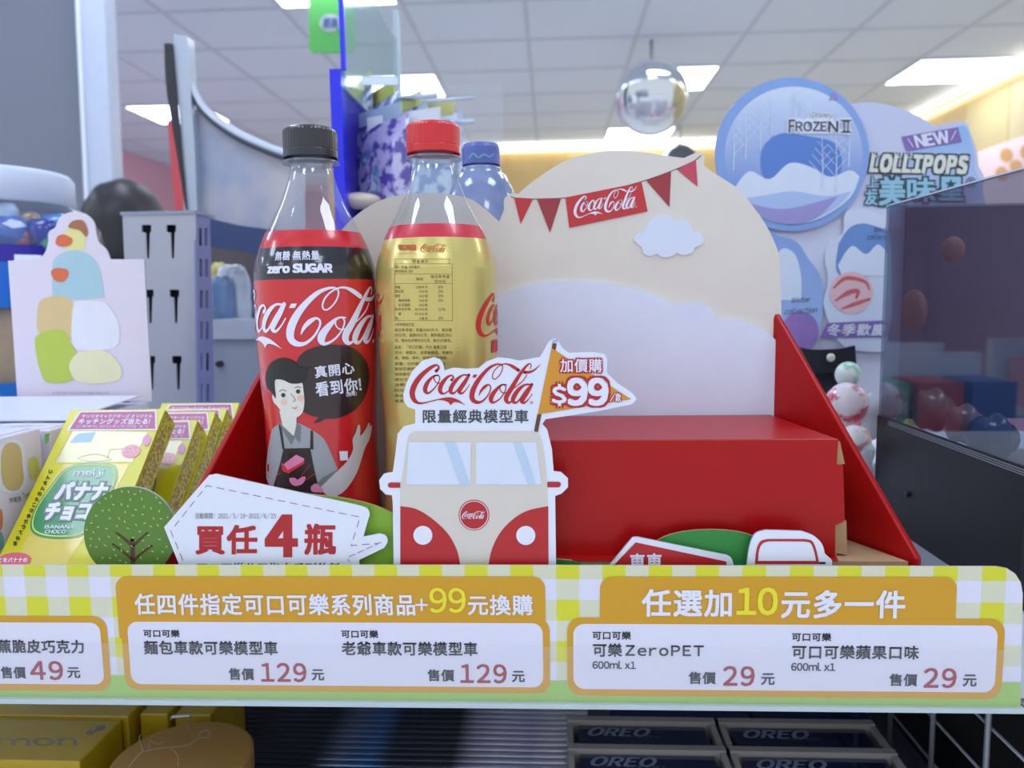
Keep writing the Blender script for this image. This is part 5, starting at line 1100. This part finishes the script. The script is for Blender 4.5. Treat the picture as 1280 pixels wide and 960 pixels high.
art(t, fp, 'picture_lines', mat('pic_brown', (170, 150, 90), .5), [rib(C4([(395,375,0)]) and [(98,573.5,.4),(106,570,.5),(120,568,.5),(134,571,.5),(140,575,.4)]), seg(90, 539.5, 69.5, 578, .5), seg(138, 562, 134, 574, .4), seg(138, 562, 158, 561, .4), rib([(98,574,.4),(112,577,.5),(128,576.5,.5),(140,575,.4)])], 2, kind='stuff')
art(t, fp, 'round_sticker', mat('sticker_pink', (222, 110, 130), .4, coat=.5), [circ(164, 564.5, 12, 8.2, a=-.25)], 3)
art(t, fp, 'sticker_lettering', white_card, [txt('買って', (157, 558.5, 171, 562.5), .01), txt('バーコード', (154, 563, 172, 567), .01), txt('3枚で応募', (156, 567.5, 168, 570.5), .01)], 4)
ov = [(400,400),(540,399),(585,425),(580,500),(500,660),(420,755),(300,775),(190,760),(153,715),(180,620),(270,490),(330,425)]
def shr(pts, f): cx = sum(p[0] for p in pts) / len(pts); cy = sum(p[1] for p in pts) / len(pts); return [(cx + (p[0] - cx) * f, cy + (p[1] - cy) * f) for p in pts]
art(t, fp, 'green_oval', mat('oval_green', (26, 132, 66), .3, coat=.6), [cr(C4(ov), 6, True)], 3)
art(t, fp, 'oval_line', mat('oval_line_yellow', (206, 224, 110), .4), [poly(cr(C4(shr(ov, .955)), 6, True), [cr(C4(shr(ov, .925)), 6, True)[::-1]])], 4)
og = mat('letter_outline_grey', (120, 126, 138), .4)
art(t, fp, 'maker_lettering', white_card, [txt('meiji', (92.5, 587.5, 130.5, 597.8), .02, shear=.1)], 5)
art(t, fp, 'name_outline', og, [txt('バナナ', (73, 604, 134, 625), .14, shear=.35, ref=1), txt('チョコ', (59, 630, 112, 650), .14, shear=.35, ref=1)], 5)
art(t, fp, 'name_lettering', white_card, [txt('バナナ', (73, 604, 134, 625), .055, shear=.35, ref=1), txt('チョコ', (59, 630, 112, 650), .055, shear=.35, ref=1)], 6)
art(t, fp, 'latin_lettering', white_card, [txt('BANANA', (57, 657, 94, 661.5), .02, shear=.3), txt('CHOCO', (57, 663, 83, 667.5), .02, shear=.3)], 5)
ks = 'いんせんのたこさまだってね!'
art(t, fp, 'side_lettering', mat('kana_brown', (84, 50, 14), .5), [txt(ch, (63.5 - 3.4 * k - 2.6, 590 + 6.9 * k - 2.6, 63.5 - 3.4 * k + 2.6, 590 + 6.9 * k + 2.6), .04) for k, ch in enumerate(ks) if 63.5 - 3.4 * k > 3], 2)
art(t, fp, 'lower_sticker', mat('sticker_red', (214, 80, 100), .4, coat=.5), [circ(19, 700, 20.5, 9, a=-.05)], 3)
art(t, fp, 'lower_lettering', white_card, [txt('とをバナナの', (-1, 697.5, 35, 703.5), .03, shear=.1)], 4)
art(t, fp, 'fruit_picture', mat('fruit_pink', (220, 150, 190), .4), [circ(183.5, 551, 5, 7, a=.3)], 3)
# clear film over the front
fl = [C4([(385,128),(835,118),(860,150),(600,610),(440,905),(20,905),(-40,905),(230,420)])]
for k, (dx, dy, dz, lab) in enumerate([(.0, .044, -.014, 'second yellow chocolate box in the leaning row, counted from the front'), (.001, .071, -.012, 'third yellow chocolate box in the leaning row'), (.001, .091, -.0125, 'fourth yellow chocolate box in the leaning row'), (.002, .112, -.011, 'rearmost yellow chocolate box of the leaning row, beside the red panel')]):
    dup(CH, (dx, dy, dz), lab)
# ------------------------------------------------------------------ lower bay goods
yb = mat('box_ochre', (196, 164, 26), .3, coat=.6, var=.05)
def lowbox(D, xr, xl, ya, yb_, lab, nm='lemon_box'):
    t = thing(nm, lab, 'box', ((xl + xr) / 2, (ya + yb_) / 2, low - .003), 'yellow boxes in the lower bay')
    bevel(MB().box((xl, ya, low - .003), (xr, yb_, EYE.z - D)).out('box_body', yb, t), .001)
    return t
D = .320
ytop = lambda py, D_: PZ(640, py, D_).y
yA, yB_ = PZ(60, 951, D).y, PZ(60, 899, D).y
xr_ = PZ(100, 951, D).x
t = lowbox(D, xr_, -.62, yA, yB_, 'front yellow box with silver lettering in the lower bay')
top = lambda D_: (lambda u, v, off=0.0: PZ(u, v, D_ - off))
art(t, top(D), 'silver_lettering', mat('silver_foil', (176, 176, 150), .25, metal=.7), [txt('Lemon', (-62, 919, 96, 932), .01, shear=-.05)], 1)
art(t, top(D), 'silver_emblem', mat('silver_foil2', (170, 160, 150), .25, metal=.7), [blob([(107,916),(112,911),(118,912),(122,907),(131,907),(129,912),(120,914),(114,918)])], 1)
arts(t, top(D), 'bright_edge', mat('edge_gold', (236, 206, 90), .3), [seg(0, 897.8, 152, 899.5, 1), seg(0, 949.5, 98, 951.5, 1.2)], 1)
t = lowbox(D - .001, PZ(160, 897, D).x, -.62, yB_ + .004, yB_ + .06, 'second yellow box behind the lettered one in the lower bay')
t = lowbox(D + .003, PZ(212, 885, D).x, PZ(160, 897, D).x + .003, yB_ + .015, yB_ + .075, 'narrow yellow box beside the round gold tin, with a metal clip')
t2_ = lowbox(D + .006, PZ(262, 885, D).x, PZ(212, 885, D).x + .003, yB_ + .02, yB_ + .085, 'rightmost yellow box behind the round gold tin')
MB().tube([PZ(214, 899, D - .004), PZ(216, 896, D - .006), PZ(236, 894, D - .006), PZ(238, 897, D - .004)], .0012, 8).out('metal_clip', silver, t, smooth=True)
Dt = .322; c = PZ(216, 962, Dt); tr_x, tr_y = c.x, c.y
rt = abs(PZ(318, 940, Dt).x - c.x) * .97
c = Vector((c.x, c.y - .002, 0))
t = thing('round_tin', 'round gold tin with a silver line drawing on its lid, lower left', 'tin', (c.x, c.y, low - .003))
ym = PZ(240, 901, Dt).y; rt = min(rt, .062); cy = ym - rt
MB().lathe([(.001, low - .003), (rt - .001, low - .003), (rt - .001, EYE.z - Dt - .014)], (c.x, cy), 64).out('tin_body', mat('tin_silver', (190, 180, 160), .2, metal=.9), t, smooth=True)
MB().lathe([(rt + .0006, EYE.z - Dt - .014), (rt + .0006, EYE.z - Dt - .001), (rt - .001, EYE.z - Dt), (.0005, EYE.z - Dt)], (c.x, cy), 64).out('lid', mat('tin_lid_gold', (188, 142, 70), .35, metal=.15, var=.06), t)
art(t, top(Dt), 'line_drawing', mat('tin_line', (206, 190, 160), .4), [rib([(160,960,1.2),(172,945,1.2),(178,938,1),(174,925,1),(176,918,.8)]), rib([(178,940,1),(195,936,1.2),(213,934,1.2),(232,932,1),(245,925,1),(252,914,1),(262,914,1),(260,921,1),(250,922,1)]), rib([(186,936,.8),(188,926,.9),(196,930,.8),(205,927,.8)]), rib([(213,934,1),(222,945,1.1),(222,958,1.1)]), rib([(233,904,.8),(236,912,.8)])], 1, kind='stuff')
# navy cookie trays
def tray(xl, xr, ya, yb_, D_, lab, s_lab=True):
    t = thing('cookie_tray', lab, 'box', ((xl + xr) / 2, (ya + yb_) / 2, low - .003), 'navy cookie trays in the lower bay')
    zt = EYE.z - D_; gm = mat('rim_grey_card', (168, 162, 158), .7)
    wl = .004; h0 = low - .003
    for nm, a, b, m_ in (('side_wall', (xl, ya, h0), (xl + wl, yb_, zt), gm), ('side_wall', (xr - wl, ya, h0), (xr, yb_, zt), gm), ('back_wall', (xl, yb_ - wl * 1.6, h0), (xr, yb_, zt + .0015), gm), ('front_wall', (xl, ya, h0), (xr, ya + .0015, zt - .003), navy)):
        MB().box(a, b).out(nm, m_, t)
    bevel(MB().box((xl + wl + .004, ya + .003, h0), (xr - wl - .004, yb_ - wl * 1.6 - .0008, zt - .002)).out('navy_pack', mat('pack_navy', (22, 34, 74), .12, coat=1, coatr=.06, var=.25, scale=30, bump=.25), t), .001)
    y_a, y_b = ya + .003, yb_ - wl * 1.6 - .002; w_ = xr - xl - 2 * wl - .008; x_a = xl + wl + .004
    f = lambda u, v, off=0.0: Vector((x_a + u * w_, y_b - v * (y_b - y_a), zt - .002 + off))
    pr = mat('pack_print', (128, 140, 166), .4)
    art(t, f, 'pack_lettering', pr, [txt('OREO', (.08, .10, .56, .60), .012, shear=.1, space=1.2)], 1)
    art(t, f, 'small_lettering', mat('pack_print_dim', (96, 110, 146), .4), [txt('COOKIES', (.34, .55, .62, .68), .0)], 1)
    return t
D2 = .325
x1l, x1r = PZ(710, 929, D2).x, PZ(903, 929, D2).x; yA, yB_ = PZ(800, 929, D2).y, PZ(800, 898, D2).y
tray(x1l, x1r, yA, yB_, D2, 'navy cookie tray at the back left, behind the bigger-looking front one')
x2l, x2r = PZ(908, 929, D2).x, PZ(1110, 929, D2).x
tray(x2l, x2r, yA, yB_, D2, 'navy cookie tray at the back right, next to the wire grid')
dy_ = -(yB_ - yA) - .004
tray(x1l, x1r, yA + dy_, yB_ + dy_, D2, 'navy cookie tray at the front left beside the ribbed shelf')
tray(x2l, x2r, yA + dy_, yB_ + dy_, D2, 'navy cookie tray at the front right next to the wire grid')
o = MB().box((PZ(762, 890, D2).x, yB_ + .004, low - .003), (PZ(935, 890, D2).x, yB_ + .03, EYE.z - D2 - .002)).out('navy_carton', navy)
settle(o, 'plain navy carton standing behind the back left cookie tray', 'box', 'navy cartons')
o = MB().box((PZ(940, 890, D2).x, yB_ + .004, low - .003), (PZ(1085, 890, D2).x, yB_ + .03, EYE.z - D2 - .002)).out('navy_carton', navy)
settle(o, 'plain navy carton standing behind the back right cookie tray', 'box', 'navy cartons')
# wire grid
t = thing('wire_grid', 'grey wire grid side of the lower bay at the right', 'wire grid', (.27, .6, low - .003))
GX = .27; wm = mat('wire_grey', (150, 154, 164), .35, metal=.4)
for y in (.401, .4675, .534, .600, .666, .732, .80, .87): MB().tube([(GX, y, low - .003), (GX, y, SHELF - .02)], .0019, 8).out('upright_wire', wm, t, smooth=True)
for z in (-.238, -.271, -.305, -.338, -.371): MB().tube([(GX + .003, .40, EYE.z + z), (GX + .003, .90, EYE.z + z)], .0011, 8).out('rail_wire', wm, t, smooth=True)
MB().box((GX + .03, .40, low - .02), (.62, .91, SHELF - .02)).out('dark_side_panel', mat('bay_black', (14, 14, 18), .7), t)
